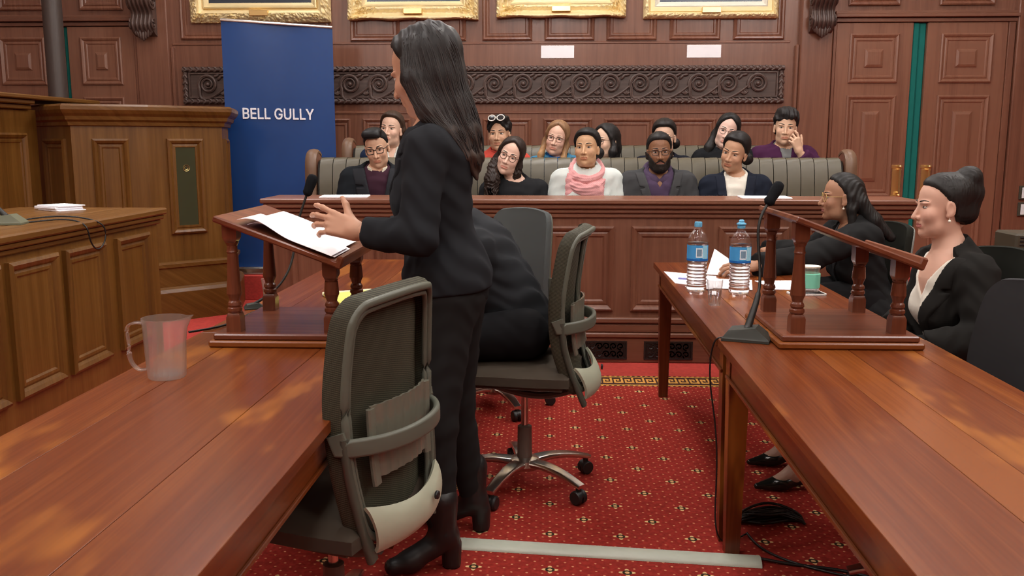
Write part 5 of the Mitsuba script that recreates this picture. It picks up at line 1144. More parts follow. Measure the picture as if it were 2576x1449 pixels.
    # garments ------------------------------------------------------------
    def top(self, name, c, off=0.014, h=0.009, hole=0.064, hole_z=-0.03, V=None, hem=-0.56, sleeve=1.0, folds=0.003, label=None, box_pad=0.1, zmax=0.08, extra=None, keep=None, bsdf='cloth', arms=True, cuff=0.0):
        J = self.J; names = ['sr', 'sl', 'hr', 'hl'] + (['er', 'el', 'wr', 'wl'] if arms else [])
        pts = np.array([J[n] for n in names] + [self.nb]); lo, hi = pts.min(0) - box_pad - 0.06, pts.max(0) + box_pad + 0.06
        def fn(p):
            q = ((p - self.nb) @ self.T).astype(np.float32)
            d = self.torsof(p) - off
            if arms:
                for s in 'rl':
                    S, E, W = J['s' + s], J['e' + s], J['w' + s]; W2 = W - unit(W - E) * 0.012
                    a = chain(p, [S, E, W2], [0.05 + off * 1.05, 0.043 + off + cuff * 0.5, 0.031 + off + cuff], 0.02)
                    a = smax(a, (p - W2) @ unit(W - E).astype(np.float32), 0.006)
                    d = smin(d, a, 0.03)
            if extra is not None: d = extra(self, p, q, d)
            if folds:
                d = d + folds * (np.sin(q[:, 2] * 60 + q[:, 0] * 46 + 3 * np.sin(q[:, 1] * 30 + q[:, 0] * 14)) * np.sin(q[:, 0] * 25 - q[:, 2] * 18 + q[:, 1] * 33))
            d = smax(d, -s_cap(q, (0, 0.012, hole_z), (0, 0.03, 0.25), hole, hole + 0.02), 0.006)
            d = smax(d, (hem - q[:, 2]) , 0.006)
            if V:
                w, zt, zb = V; t = np.abs(q[:, 0]) - w * np.clip((q[:, 2] - zb) / (zt - zb), -1, 1.6); d = smax(d, -smax(t, 0.02 - q[:, 1], 0.004), 0.004)
            if keep is not None: d = smax(d, keep(q), 0.004)
            return d
        m = nets(fn, lo, hi, h)
        return col(name, m, bsdf, c, self.k, True, label=label)
    def lapels(self, c, V, off=0.022, lw=0.058, h=0.006, label=None):
        w, zt, zb = V
        def keep(q):
            t = np.abs(q[:, 0]) - w * np.clip((q[:, 2] - zb) / (zt - zb), 0, 1.6)
            lwz = lw * np.clip((q[:, 2] - zb) / (0.62 * (zt - zb)), 0.05, 1.0)
            notch = smax(np.abs(q[:, 2] - (zb + 0.74 * (zt - zb))) - 0.006, 0.03 - t, 0.002)
            d = smax(smax(-t - 0.001, t - lwz, 0.004), 0.015 - q[:, 1], 0.004)
            return smax(smax(d, -notch, 0.003), q[:, 2] - zt - 0.01, 0.004)
        return self.top('lapels', c, off, h, hole=0.058, folds=0, arms=False, keep=keep, label=label, hem=-0.45)
    def collar(self, c, r0=0.066, r1=0.056, z0=-0.035, z1=0.035, gap=0.02, th=0.0035, name='collar', label=None, h=0.005):
        def fn(p):
            q = ((p - self.nb) @ self.T).astype(np.float32)
            t = (q[:, 2] - z0) / (z1 - z0); rr = np.hypot(q[:, 0], q[:, 1] - 0.01 - 0.02 * t); r = r0 + (r1 - r0) * np.clip(t, 0, 1)
            d = smax(np.abs(rr - r) - th, np.maximum(z0 - q[:, 2] - 0.03 * (q[:, 1] > 0) * 1.0, q[:, 2] - z1 + 0.012 * (q[:, 1] / 0.06)), 0.003)
            return smax(d, -smax(np.abs(q[:, 0]) - gap * (1 + 1.2 * t), 0.02 - q[:, 1], 0.004), 0.003)
        return col(name, nets(fn, self.nb - 0.13, self.nb + 0.13, h), 'cloth', c, self.k, True, label=label)
    def trousers(self, c, off=0.01, h=0.012, top=-0.4, label=None, folds=0.0025):
        J = self.J; pts = np.array([J[a + s] for a in 'hka' for s in 'rl'] + [self.nb + self.T @ np.array([0, 0, -0.4])])
        def fn(p):
            q = ((p - self.nb) @ self.T).astype(np.float32)
            d = smin(smax(self.torsof(p) - off, q[:, 2] - top, 0.01), self.legsf(p, off), 0.035)
            return d + folds * np.sin(p[:, 2] * 70 + 3 * np.sin(p[:, 0] * 25 + p[:, 1] * 18)) * np.sin(p[:, 0] * 30 + p[:, 2] * 22)
        return col('trousers', nets(fn, pts.min(0) - 0.17, pts.max(0) + 0.17, h), 'cloth', c, self.k, True, label=label)
    def shoes(self, c, heel=0.0, bsdf='leather', h=0.006):
        for s in 'rl':
            a = self.J['a' + s]; f = self.B @ np.array([0.04 if s == 'r' else -0.04, 1, 0]); f = unit(f)
            z = a[2] - 0.05
            fn = lambda p: smax(smin(smin(s_cap(p, a + [0, 0, -0.02], a + f * 0.06 + [0, 0, -0.04], 0.04, 0.034), s_cap(p, a + f * 0.06 + [0, 0, -0.04], a + f * 0.16 + [0, 0, -0.05], 0.034, 0.024), 0.02), s_cap(p, a - f * 0.03 + [0, 0, -0.05], a, 0.032, 0.04), 0.02), (a[2] - 0.07) - p[:, 2], 0.004)
            col('shoe', nets(fn, a - 0.25, a + 0.25, h), bsdf, c, self.k, True)
# ---------------------------------------------------------------- the audience, front bench then rear bench
NAVY, BLACK, CHAR = (0.012, 0.016, 0.024), (0.012, 0.012, 0.013), (0.05, 0.052, 0.055)
DEN = (0.02, 0.022, 0.03)
def seated(p, c=DEN): p.trousers(c, h=0.018, folds=0); p.shoes((0.015, 0.013, 0.012), h=0.012)
FL1, FL2 = 0.12, 0.21
FS, FD, FB = (0.62, 0.37, 0.26), (0.40, 0.215, 0.125), (0.22, 0.105, 0.055)
p = Person('man in black glasses and dark coat over a maroon sweater, leftmost on the front bench', (-1.175, 6.27, 1.318), 8, (-6, 14, 9), skin=(0.58, 0.36, 0.24), seat=FL1, bw=1.06, browk=1.2)
p.hair('pomp', (0.008, 0.008, 0.009)); p.glasses((0.008, 0.008, 0.009), (0.024, 0.019), 4, 0.0022, 'black-framed glasses')
p.top('sweater', (0.045, 0.018, 0.03), 0.011, 0.009, hole=0.066, hole_z=-0.02, label='maroon sweater'); p.collar((0.62, 0.6, 0.48), 0.078, 0.062, -0.05, 0.03, gap=0.02, th=0.005, label='pale patterned shirt collar')
p.top('coat', (0.014, 0.017, 0.021), 0.03, 0.009, V=(0.085, 0.0, -0.42), cuff=0.01, hole=0.078, label='dark overcoat'); p.lapels((0.026, 0.028, 0.033), (0.085, 0.0, -0.42), 0.037, 0.085, 0.008); seated(p)
p = Person('pale woman in round glasses with long curly hair, head tilted, black sweater', (-0.262, 6.25, 1.262), 6, (-14, 2, -22), skin=(0.74, 0.5, 0.39), fem=True, seat=FL1, nb=(-0.235, 6.29, 1.092))
p.hair('long', (0.022, 0.013, 0.01), fwd=0.0, vol=0.9, curl=0.0055, len=-0.15, mass=True); p.glasses((0.06, 0.03, 0.018), (0.0235, 0.022), 2.0, 0.0017, 'round brown glasses')
p.top('sweater', (0.016, 0.017, 0.019), 0.02, 0.009, hole=0.07, label='black sweater'); seated(p)
p = Person('woman in a pink ribbed scarf and white sweatshirt, black hair tied back', (0.255, 6.25, 1.312), -2, (-14, -6, 2), skin=(0.53, 0.32, 0.18), jaw=1.08, browk=1.2, fem=True, seat=FL1, bw=1.02)
p.hair('tied', (0.01, 0.009, 0.009), temple=0.02, bx=-0.05)
p.top('sweatshirt', (0.6, 0.66, 0.63), 0.024, 0.009, hole=0.06, cuff=0.008, label='white sweatshirt'); seated(p)
def scarf(p, c):
    def fn(P):
        q = ((P - p.nb) @ p.T).astype(np.float32)
        x, y, z = q[:, 0], q[:, 1], q[:, 2]
        th = np.arctan2(x, y - 0.01); R = 0.098 + 0.014 * np.cos(th)
        r1, h1 = np.hypot(x, y - 0.012) - R, z - 0.012 + 0.07 * np.cos(th); r2, h2 = np.hypot(x, y - 0.022) - R * 1.06, z + 0.03 + 0.095 * np.cos(th)
        d = np.hypot(r1, h1 * 0.8) - 0.026 + 0.002 * np.sin(np.arctan2(h1, r1) * 9 + th)
        d2 = np.hypot(r2, h2 * 0.7) - 0.031 + 0.0025 * np.sin(np.arctan2(h2, r2) * 9 + th * 2)
        d = np.minimum(d, d2)
        t1 = np.maximum(s_cap(q, (0.105, 0.06, -0.05), (0.09, 0.15, -0.42), 0.045), np.abs(y - 0.128 + 0.1 * np.clip(z + 0.3, 0, 1)) - 0.02)
        t2 = np.maximum(s_cap(q, (-0.05, 0.11, -0.13), (-0.06, 0.15, -0.42), 0.068), np.abs(y - 0.14) - 0.02)
        d = smin(d, np.minimum(t1, t2), 0.008)
        return d + 0.0016 * np.sin(z * 420) * np.sin(x * 300 + y * 60) + 0.002 * np.sin(z * 130 + th * 6)
    m = nets(fn, p.nb - [0.2, 0.25, 0.42], p.nb + [0.2, 0.2, 0.14], 0.0055); v = m[0]
    n = 0.5 + 0.5 * np.sin(v[:, 2] * 520)[:, None] * np.sin(v[:, 0] * 480)[:, None]
    col('scarf', m, 'cloth', np.asarray(c) * (0.82 + 0.36 * n), p.k, True, label='pink ribbed scarf')
scarf(p, (0.68, 0.34, 0.34))
p = Person('bearded man in glasses and grey jacket over a purple hooded top', (0.742, 6.27, 1.292), 2, (-4, 2, 2), skin=FB, seat=FL1, bw=1.1, jaw=1.1, belly=0.02, lips=(0.2, 0.085, 0.06))
p.hair('tied', (0.01, 0.009, 0.009), temple=0.03, front=0.082, o=0.009, top=0.006); p.glasses((0.02, 0.018, 0.017), (0.0235, 0.0165), 3.4, 0.0017, 'rectangular glasses')
def beard(p, c):
    def fn(q):
        q = q.astype(np.float32); d = head_sdf(q, False, **{k: v for k, v in p.headkw.items() if k != 'mouth'}) - 0.006; s = q.copy(); s[:, 0] = np.abs(q[:, 0])
        d = smin(d, s_ell(q, (0, 0.055, -0.112), (0.045, 0.036, 0.03)), 0.02)
        d = smax(d, q[:, 2] + 0.078 - 0.9 * np.clip(np.abs(q[:, 0]) - 0.028, 0, 1) * 1.6, 0.006)
        mus = s_cap(s, (0.0, 0.103, -0.052), (0.027, 0.088, -0.068), 0.0045)
        return smin(smax(d, -0.03 - q[:, 1], 0.01), mus, 0.004) + 0.0012 * np.sin(q[:, 0] * 600 + q[:, 2] * 300)
    p.part('beard', nets(fn, (-0.1, -0.05, -0.16), (0.1, 0.13, 0.0), 0.0045), 'hair', c)
beard(p, (0.016, 0.012, 0.01))
p.top('hooded_top', (0.075, 0.05, 0.095), 0.013, 0.01, hole=0.06, V=(0.05, 0.0, -0.09), label='purple hooded top'); p.top('jacket', CHAR, 0.03, 0.009, V=(0.1, 0.0, -0.6), cuff=0.012, hole=0.085, label='grey jacket'); p.lapels((0.06, 0.062, 0.065), (0.1, 0.0, -0.35), 0.038, 0.06, 0.008)
def hood(p, c):
    def fn(P):
        q = ((P - p.nb) @ p.T).astype(np.float32); th = np.arctan2(q[:, 0], q[:, 1]); 
        return np.hypot(np.hypot(q[:, 0], q[:, 1] - 0.0) - 0.085, (q[:, 2] - 0.005 + 0.05 * np.cos(th)) * 0.6) - 0.024 + 0.4 * np.clip(0.028 - np.abs(q[:, 0]), 0, 1) * (q[:, 1] > 0) * 1.5
    col('hood', nets(fn, p.nb - 0.2, p.nb + 0.15, 0.008), 'cloth', c, p.k, True)
hood(p, (0.08, 0.055, 0.1)); seated(p)
p = Person('woman with slicked-back hair, navy blazer and white shirt, rightmost on the front bench', (1.243, 6.25, 1.288), -8, (-24, 8, -14), skin=(0.5, 0.29, 0.18), fem=True, seat=FL1, nb=(1.262, 6.29, 1.125))
p.hair('tied', (0.012, 0.01, 0.01), temple=0.02, front=0.086, bx=-0.055, bun=-0.05)
p.top('shirt', (0.8, 0.78, 0.68), 0.01, 0.008, hole=0.058, label='white collarless shirt'); p.collar((0.8, 0.78, 0.68), 0.07, 0.06, -0.04, 0.012, gap=0.008); p.top('blazer', (0.014, 0.018, 0.03), 0.022, 0.008, V=(0.075, 0.0, -0.6), hole=0.075, label='navy blazer'); p.lapels((0.017, 0.021, 0.034), (0.075, 0.0, -0.5), 0.028, 0.06, 0.007); seated(p)
# rear bench
p = Person('young man with wavy brown hair, half hidden behind the man in the dark coat', (-1.193, 6.98, 1.449), 6, (-18, -4, -3), skin=(0.63, 0.41, 0.3), browk=1.3, seat=FL2)
p.hair('waves', (0.04, 0.022, 0.014)); p.top('shirt', (0.55, 0.57, 0.52), 0.009, 0.012, hole=0.058, V=(0.03, 0.0, -0.1)); p.collar((0.6, 0.62, 0.55), gap=0.02, label='pale patterned collar')
p.top('jacket', (0.014, 0.024, 0.055), 0.026, 0.01, V=(0.08, 0.0, -0.4), hole=0.078, label='navy blue jacket'); seated(p)
p = Person('man in a red jacket with white sunglasses pushed up on his black hair', (-0.375, 6.98, 1.413), 0, (-10, -2, 2), skin=(0.5, 0.3, 0.19), browk=1.25, seat=FL2, mouth=0.0025, nose=1.1)
p.hair('parted', (0.01, 0.009, 0.009))
a = np.linspace(0, 2 * PI, 26, endpoint=False)
sg = []
for s in (1, -1): sg.append(tube(np.stack([s * 0.034 + 0.027 * np.cos(a), 0.098 - 0.12 * np.abs(s * 0.034 + 0.027 * np.cos(a)) - 0.35 * 0.021 * np.sin(a), 0.118 + 0.021 * np.sin(a)], 1), 0.0042, 7, True))
sg.append(tube([(0.008, 0.098, 0.122), (-0.008, 0.098, 0.122)], 0.004, 7))
p.part('sunglasses', join(*sg), 'shiny', (0.75, 0.72, 0.66), 'white sunglasses pushed up on the hair')
ln = [(np.vstack([[[s * 0.034, 0.095, 0.118]], np.stack([s * 0.034 + 0.025 * np.cos(a), 0.097 - 0.12 * np.abs(s * 0.034 + 0.025 * np.cos(a)) - 0.35 * 0.019 * np.sin(a), 0.118 + 0.019 * np.sin(a)], 1)]), np.array([[0, i + 1, (i + 1) % 26 + 1] for i in range(26)])) for s in (1, -1)]
[p.part('sunglass_lens', m, 'shiny', (0.012, 0.012, 0.014)) for m in ln]
p.top('jacket', (0.5, 0.07, 0.05), 0.024, 0.009, hole=0.062, hole_z=-0.0, label='red zip jacket'); p.collar((0.45, 0.06, 0.045), 0.072, 0.066, -0.03, 0.045, 0.006, 0.005); seated(p)
p = Person('blonde woman in glasses and a blue jacket on the rear bench', (0.058, 6.97, 1.384), 2, (-12, 2, -12), skin=(0.7, 0.44, 0.33), fem=True, seat=FL2, brow=(0.12, 0.07, 0.04))
p.hair('long', (0.22, 0.12, 0.06), fwd=0.085, c2=(0.36, 0.21, 0.09), len=-0.24, vol=0.75); p.glasses((0.1, 0.05, 0.04), (0.0225, 0.0185), 2.8, 0.0015, 'thin brown glasses')
p.top('jacket', (0.05, 0.18, 0.3), 0.024, 0.009, hole=0.075, V=(0.05, 0.0, -0.15), label='teal-blue jacket'); p.top('top', (0.02, 0.13, 0.4), 0.014, 0.012, hole=0.055, hole_z=-0.01, label='bright blue high-neck top'); p.collar((0.02, 0.13, 0.4), 0.068, 0.062, -0.04, 0.03, 0.0, 0.005); seated(p)
p = Person('woman with a dark bob in glasses, face turned left behind the pink scarf', (0.425, 6.98, 1.36), -12, (-34, 0, 2), skin=(0.68, 0.46, 0.33), fem=True, seat=FL2)
p.hair('bob', (0.012, 0.011, 0.011)); p.glasses((0.05, 0.015, 0.015), wire=0.0016); p.top('top', (0.018, 0.02, 0.032), 0.016, 0.01, hole=0.085, hole_z=-0.04, label='dark navy top'); seated(p)
p = Person('woman in glasses with tied dark hair, behind the bearded man', (0.862, 6.98, 1.39), 0, (-14, 6, 3), skin=(0.66, 0.44, 0.32), fem=True, seat=FL2)
p.hair('tied', (0.014, 0.011, 0.01), temple=0.03, bun=-0.06, bx=-0.06); p.glasses((0.03, 0.02, 0.02), wire=0.0015); p.top('top', (0.012, 0.014, 0.022), 0.018, 0.01, hole=0.074, label='black top'); p.collar((0.6, 0.6, 0.55), 0.075, 0.07, -0.035, -0.005, 0.02, 0.003); seated(p)
p = Person('woman in thin-rimmed glasses with long black hair and a black coat, head tilted', (1.325, 6.98, 1.436), 4, (-14, 4, -17), skin=(0.72, 0.49, 0.4), fem=True, seat=FL2, jaw=1.04)
p.hair('long', (0.012, 0.011, 0.011), fwd=0.05, len=-0.26, vol=1.15); p.glasses((0.07, 0.05, 0.05), (0.0235, 0.021), 2.0, 0.0012); p.top('inner_top', (0.75, 0.75, 0.75), 0.012, 0.012, hole=0.06); p.top('coat', (0.011, 0.012, 0.014), 0.03, 0.009, V=(0.03, 0.0, -0.4), hole=0.075, label='black coat'); seated(p)
HR = np.array([1.818, 6.80, 1.395])
hm = frame(unit(np.cross((-0.35, -0.1, 0.9), (0.25, -0.95, 0.0))), unit((-0.35, -0.1, 0.9)), unit(np.cross(np.cross((-0.35, -0.1, 0.9), (0.25, -0.95, 0.0)), (-0.35, -0.1, 0.9))))[0]
p = Person('young man in a purple zip jacket, fingers at his chin, on the rear bench', (1.755, 6.98, 1.462), 0, (-12, 2, -4), skin=(0.62, 0.4, 0.27), seat=FL2, bw=1.05,
           pose={'el': (1.99, 6.86, 1.12), 'wl': (1.835, 6.825, 1.275)}, hands=[dict(M=hm, o=(1.822, 6.822, 1.288), wrist_from=np.array([1.845, 6.828, 1.25]), curls=((15, 40, 30), (45, 70, 40), (60, 80, 45), (65, 80, 45)), thumb=0.5, h=0.004)])
p.hair('fringe', (0.016, 0.014, 0.014)); p.top('t_shirt', (0.2, 0.21, 0.21), 0.01, 0.011, hole=0.064, hole_z=-0.02, label='grey T-shirt'); p.top('jacket', (0.058, 0.016, 0.05), 0.024, 0.009, V=(0.045, 0.0, -0.22), hole=0.074, label='purple zip jacket'); p.collar((0.06, 0.017, 0.052), 0.08, 0.078, -0.035, 0.02, 0.04, 0.005); seated(p)

# ---------------------------------------------------------------- the standing speaker
SK = (0.46, 0.25, 0.16)
HB = body_frame(-100)
wl = np.array([-0.565, 2.735, 1.088])
hM = frame(unit((0.3, 0.35, 0.87)), unit((-0.93, 0.1, 0.28)), (0, 0, 0))[0]
yv = unit((-0.95, 0.1, 0.3)); zv = unit(np.array((0.05, -0.9, 0.35)) - yv * np.dot(yv, (0.05, -0.9, 0.35))); hM = np.stack([np.cross(yv, zv), yv, zv], 1)
SPK = dict(sl=(-0.375, 2.765, 1.335), sr=(-0.385, 3.08, 1.33), el=(-0.385, 2.69, 1.08), wl=wl, er=(-0.33, 3.2, 1.08), wr=(-0.55, 3.1, 1.06),
           hl=(-0.315, 2.85, 0.86), hr=(-0.30, 3.0, 0.86), kl=(-0.355, 2.80, 0.47), kr=(-0.32, 3.03, 0.48), al=(-0.335, 2.765, 0.13), ar=(-0.262, 3.07, 0.13))
p = Person('woman with long dark hair and black suit standing at the left lectern', (-0.402, 2.93, 1.577), -92, (-16, 20, 0), hs=1.0, skin=SK, fem=True, bw=1.0, lean=4, nb=(-0.37, 2.93, 1.40), pose=SPK, hh=0.0033, hb=0.012, bs=1.03, lips=(0.3, 0.11, 0.09),
           hands=[dict(M=hM, o=wl + yv * 0.015, wrist_from=wl - yv * 0.05, curls=((14, 22, 14), (22, 26, 16), (28, 30, 18), (34, 30, 18)), thumb=0.95, spread=0.2, thumb_in=-0.1, h=0.003, sc=1.02)])
spk = p
def blazer_extra(P, p_, q, d):
    skirt = s_ell(q, (0, -0.012, -0.47), (0.178, 0.138, 0.16)); return smin(d, skirt, 0.04)
p.trousers((0.014, 0.0135, 0.0135), 0.006, 0.008, top=-0.38, label='black trousers')
p.top('blouse', BLACK, 0.008, 0.012, hole=0.066, arms=False)
p.top('blazer', (0.0155, 0.017, 0.02), 0.0125, 0.0065, V=(0.07, -0.0, -0.3), hole=0.07, hem=-0.515, cuff=0.004, folds=0.0035, extra=blazer_extra, label='fitted black blazer')
p.lapels((0.017, 0.019, 0.022), (0.07, 0.0, -0.3), 0.02, 0.055, 0.006)
for s, (toe, hx) in (('l', ((-0.52, 2.68, 0.0), -0.31)), ('r', ((-0.44, 3.1, 0.0), -0.242))):
    A = spk.J['a' + s]; toe = np.array(toe); g = np.array([A[0], A[1], 0.0]); f = unit(toe - g)
    def boot(P, A=A, g=g, f=f):
        d = s_cap(P, A + [0, 0, 0.1], A + [0, 0, 0.0], 0.052, 0.045)
        d = smin(d, s_cap(P, g - f * 0.015 + [0, 0, 0.1], g + f * 0.11 + [0, 0, 0.045], 0.042, 0.034), 0.025); d = smin(d, s_cap(P, g + f * 0.1 + [0, 0, 0.042], g + f * 0.165 + [0, 0, 0.034], 0.034, 0.027), 0.02)
        sole = smax(d, -(P[:, 2] - np.interp((P - g) @ f, [-0.03, 0.02, 0.09], [0.058, 0.05, 0.008]).astype(np.float32)), 0.003)
        hl = s_cap(P, g - f * 0.03 + [0, 0, 0.075], g - f * 0.03 + [0, 0, 0.0], 0.034, 0.03); hl = smax(hl, -P[:, 2] + 0.001, 0.002)
        return smin(smax(sole, -P[:, 2] + 0.001, 0.002), hl, 0.006)
    col('ankle_boot', nets(boot, g - [0.3, 0.3, 0.01], g + [0.3, 0.3, 0.28], 0.006), 'leather', (0.009, 0.009, 0.009), p.k, True)
# long hair falling down the back
capf = hair_fn('short')
def spk_hair(P):
    q = ((P - spk.hc) @ spk.H).astype(np.float32)
    d = cap_hair(q, 0.012, 0.006, front=0.092, temple=0.035, ear=-0.06, nape=-0.1)
    d = smin(d, s_cap(P, (-0.412, 2.93, 1.655), (-0.35, 2.93, 1.65), 0.045, 0.062), 0.03)
    d = smin(d, s_cap(P, (-0.4, 2.905, 1.675), (-0.365, 2.92, 1.685), 0.022, 0.03), 0.02)
    for y, s in ((2.862, 1), (3.0, 1)):
        d = smin(d, chain(P, [(-0.425, y, 1.635), (-0.418, y - 0.012 * np.sign(2.93 - y), 1.55), (-0.372, y - 0.014 * np.sign(2.93 - y), 1.455), (-0.318, y - 0.01, 1.385), (-0.255, y + 0.0, 1.315)], [0.03, 0.036, 0.034, 0.034, 0.014]), 0.025)
    d = smin(d, chain(P, [(-0.365, 2.93, 1.64), (-0.352, 2.93, 1.56), (-0.318, 2.925, 1.465), (-0.275, 2.92, 1.385), (-0.243, 2.91, 1.31), (-0.228, 2.905, 1.245)], [0.088, 0.088, 0.078, 0.062, 0.034, 0.008]), 0.03)
    fl = P[:, 0] * 0.93 + P[:, 2] * 0.35
    return d + 0.002 * np.sin(fl * 200 + 4 * np.sin(P[:, 2] * 12 + P[:, 1] * 12)) + 0.0015 * np.sin(P[:, 1] * 130 + fl * 60)
m = nets(spk_hair, (-0.56, 2.74, 1.2), (-0.12, 3.12, 1.78), 0.005)
v = m[0]; n = meshkit.noise(np.stack([(v[:, 0] * 0.93 + v[:, 2] * 0.35) * 75, v[:, 1] * 45, (v[:, 2] * 0.93 - v[:, 0] * 0.35) * 7], 1), 2)[:, None]; t = np.clip((1.5 - v[:, 2:]) / 0.2, 0, 1)
def hc_(n, t): return np.array([0.017, 0.016, 0.016]) * (0.6 + 0.8 * n) * (1 - t) + np.array([0.05, 0.034, 0.027]) * (0.45 + 1.1 * n) * t
hk = col('hair', m, 'hair', hc_(n, t), spk.k, True)
r_ = np.random.default_rng(3); ms, cs = [], []
lf = spline([(-0.44, 0, 1.69), (-0.455, 0, 1.62), (-0.45, 0, 1.55), (-0.405, 0, 1.46), (-0.335, 0, 1.385), (-0.265, 0, 1.30)], 40); rt = spline([(-0.36, 0, 1.725), (-0.29, 0, 1.655), (-0.262, 0, 1.56), (-0.232, 0, 1.455), (-0.21, 0, 1.36), (-0.208, 0, 1.255)], 40)
ys = np.arange(0, 0.2, 0.004)
for side in (1, -1):
    for i in range(110):
        s = (i + r_.uniform(0, 1)) / 110; k0, k1 = int(r_.uniform(0, 12)), int(r_.uniform(30, 40))
        c = lf * (1 - s) + rt * s; c = c[k0:k1].copy(); n_ = len(c); tt = np.linspace(0, 1, n_)
        c[:, 0] += 0.008 * np.sin(tt * r_.uniform(5, 9) + r_.uniform(0, 6)) * tt; c[:, 2] += 0.006 * np.sin(tt * 6 + i) * tt
        Q = np.repeat(c[:, None], len(ys), 1); Q[:, :, 1] = 2.93 + side * (-0.18 + ys)
        dd = spk_hair(Q.reshape(-1, 3).astype(np.float32)).reshape(n_, -1); hit = dd < 0.0005; ok = hit.any(1)
        if ok.sum() < 10: continue
        c[:, 1] = 2.93 + side * (-0.18 + ys[np.argmax(hit, 1)]); c = c[ok]; c[:, 1] -= side * 0.0008
        c[:, 1] = np.convolve(np.pad(c[:, 1], 2, 'edge'), np.ones(5) / 5, 'valid')
        w = r_.uniform(0.0012, 0.003) * np.sin(np.clip(np.linspace(0.05, 1, len(c)), 0, 1) * PI * 0.93) ** 0.5
        tb = tube(c, w, 5); ms.append(tb); cs.append(np.tile(hc_(r_.uniform(0.7, 1.5), np.clip((1.5 - c[:, 2].mean()) / 0.2, 0, 1)), (len(tb[0]), 1)))
mm = join(*ms); col('strands', mm, 'hair', np.vstack(cs), hk, True)
tag(hk + '__strands', kind='stuff')

# ---------------------------------------------------------------- the bent-over person on the middle chair
BP = dict(sl=(-0.28, 3.44, 0.95), sr=(-0.25, 3.80, 0.965), el=(-0.46, 3.40, 0.765), er=(-0.38, 3.85, 0.76), wl=(-0.55, 3.56, 0.765), wr=(-0.54, 3.72, 0.765),
          hl=(-0.09, 3.42, 0.635), hr=(-0.09, 3.62, 0.635), kl=(-0.5, 3.40, 0.60), kr=(-0.5, 3.68, 0.60), al=(-0.47, 3.42, 0.1), ar=(-0.47, 3.72, 0.1))
p = Person('person in a dark jacket bent forward on the middle swivel chair', (-0.455, 3.61, 1.0), -88, (0, 55, 0), skin=(0.5, 0.28, 0.18), lean=26, nb=(-0.325, 3.61, 1.005), pose=BP, bs=0.92, bw=1.1, hb=0.014, belly=0.015)
p.hair('short', (0.014, 0.012, 0.011))
def hump(P, p_, q, d): return smin(smin(d, s_ell(q, (0, -0.05, -0.16), (0.165, 0.1, 0.17)), 0.05), s_ell(q, (0, -0.07, -0.33), (0.165, 0.095, 0.2)), 0.05)
p.top('jacket', (0.022, 0.024, 0.027), 0.026, 0.008, hole=0.07, folds=0.005, cuff=0.008, extra=hump, hem=-0.5, label='dark grey-black jacket')
p.trousers((0.008, 0.008, 0.009), 0.014, 0.012, top=-0.36, label='black trousers'); p.shoes((0.012, 0.011, 0.011))
# bag hanging under the far chair
k = thing('cloth_bag', 'small white cloth bag with a beige bottom, hanging under the far swivel chair', 'bag')
def bagf(P): return smin(s_ell(P, (-0.35, 4.22, 0.28), (0.06, 0.06, 0.05)), s_cap(P, (-0.385, 4.22, 0.335), (-0.325, 4.22, 0.31), 0.03), 0.03) + 0.003 * np.sin(P[:, 0] * 110 + P[:, 2] * 60)
m = nets(bagf, (-0.48, 4.1, 0.19), (-0.23, 4.36, 0.42), 0.006); col('pouch', m, 'cloth', np.where(m[0][:, 2:] > 0.258, [[0.75, 0.75, 0.72]], [[0.45, 0.34, 0.22]]), k)
col('strap', tube(spline([(-0.365, 4.22, 0.34), (-0.35, 4.25, 0.37), (-0.33, 4.3, 0.39), (-0.32, 4.38, 0.40)], 16), 0.004), 'cloth', (0.6, 0.58, 0.5), k)

# ---------------------------------------------------------------- two women seated at the right-hand tables
EAR = (0.8, 0.74, 0.62)
def earring(p):
    for s in (1, -1): p.part('earring', join(ico((s * 0.082, 0.0, -0.056), 0.0062, 2), tube([(s * 0.081, 0.0, -0.038), (s * 0.082, 0.0, -0.05)], 0.001, 5)), 'shiny', EAR, 'pearl earring')
W1P = dict(sl=(1.54, 4.63, 0.885), sr=(1.55, 4.97, 0.885), el=(1.27, 4.52, 0.79), wl=(0.985, 4.36, 0.775), er=(1.42, 5.02, 0.76), wr=(1.15, 4.9, 0.78), hl=(1.66, 4.74, 0.57), hr=(1.66, 4.9, 0.57), kl=(1.24, 4.72, 0.55), kr=(1.24, 4.92, 0.55), al=(1.27, 4.72, 0.1), ar=(1.27, 4.92, 0.1))
yv = unit((-0.95, -0.25, -0.02)); zv = unit(np.array((0.0, -0.5, 0.85)) - yv * np.dot(yv, (0.0, -0.5, 0.85))); hM = np.stack([np.cross(yv, zv), yv, zv], 1)
p = Person('woman with long black hair and round gold glasses, at the far right-hand table', (1.505, 4.8, 1.078), -88, (-6, 0, -2), hs=0.95, skin=(0.36, 0.19, 0.115), fem=True, lean=14, nb=(1.575, 4.8, 0.935), pose=W1P, hh=0.0035, bs=0.95, lips=(0.27, 0.1, 0.085), jaw=1.0,
           hands=[dict(M=hM, o=W1P['wl'] + yv * 0.015, wrist_from=np.array(W1P['wl']) - yv * 0.05, curls=((25, 35, 20),) * 4, thumb=0.4, thumb_in=0.4)])
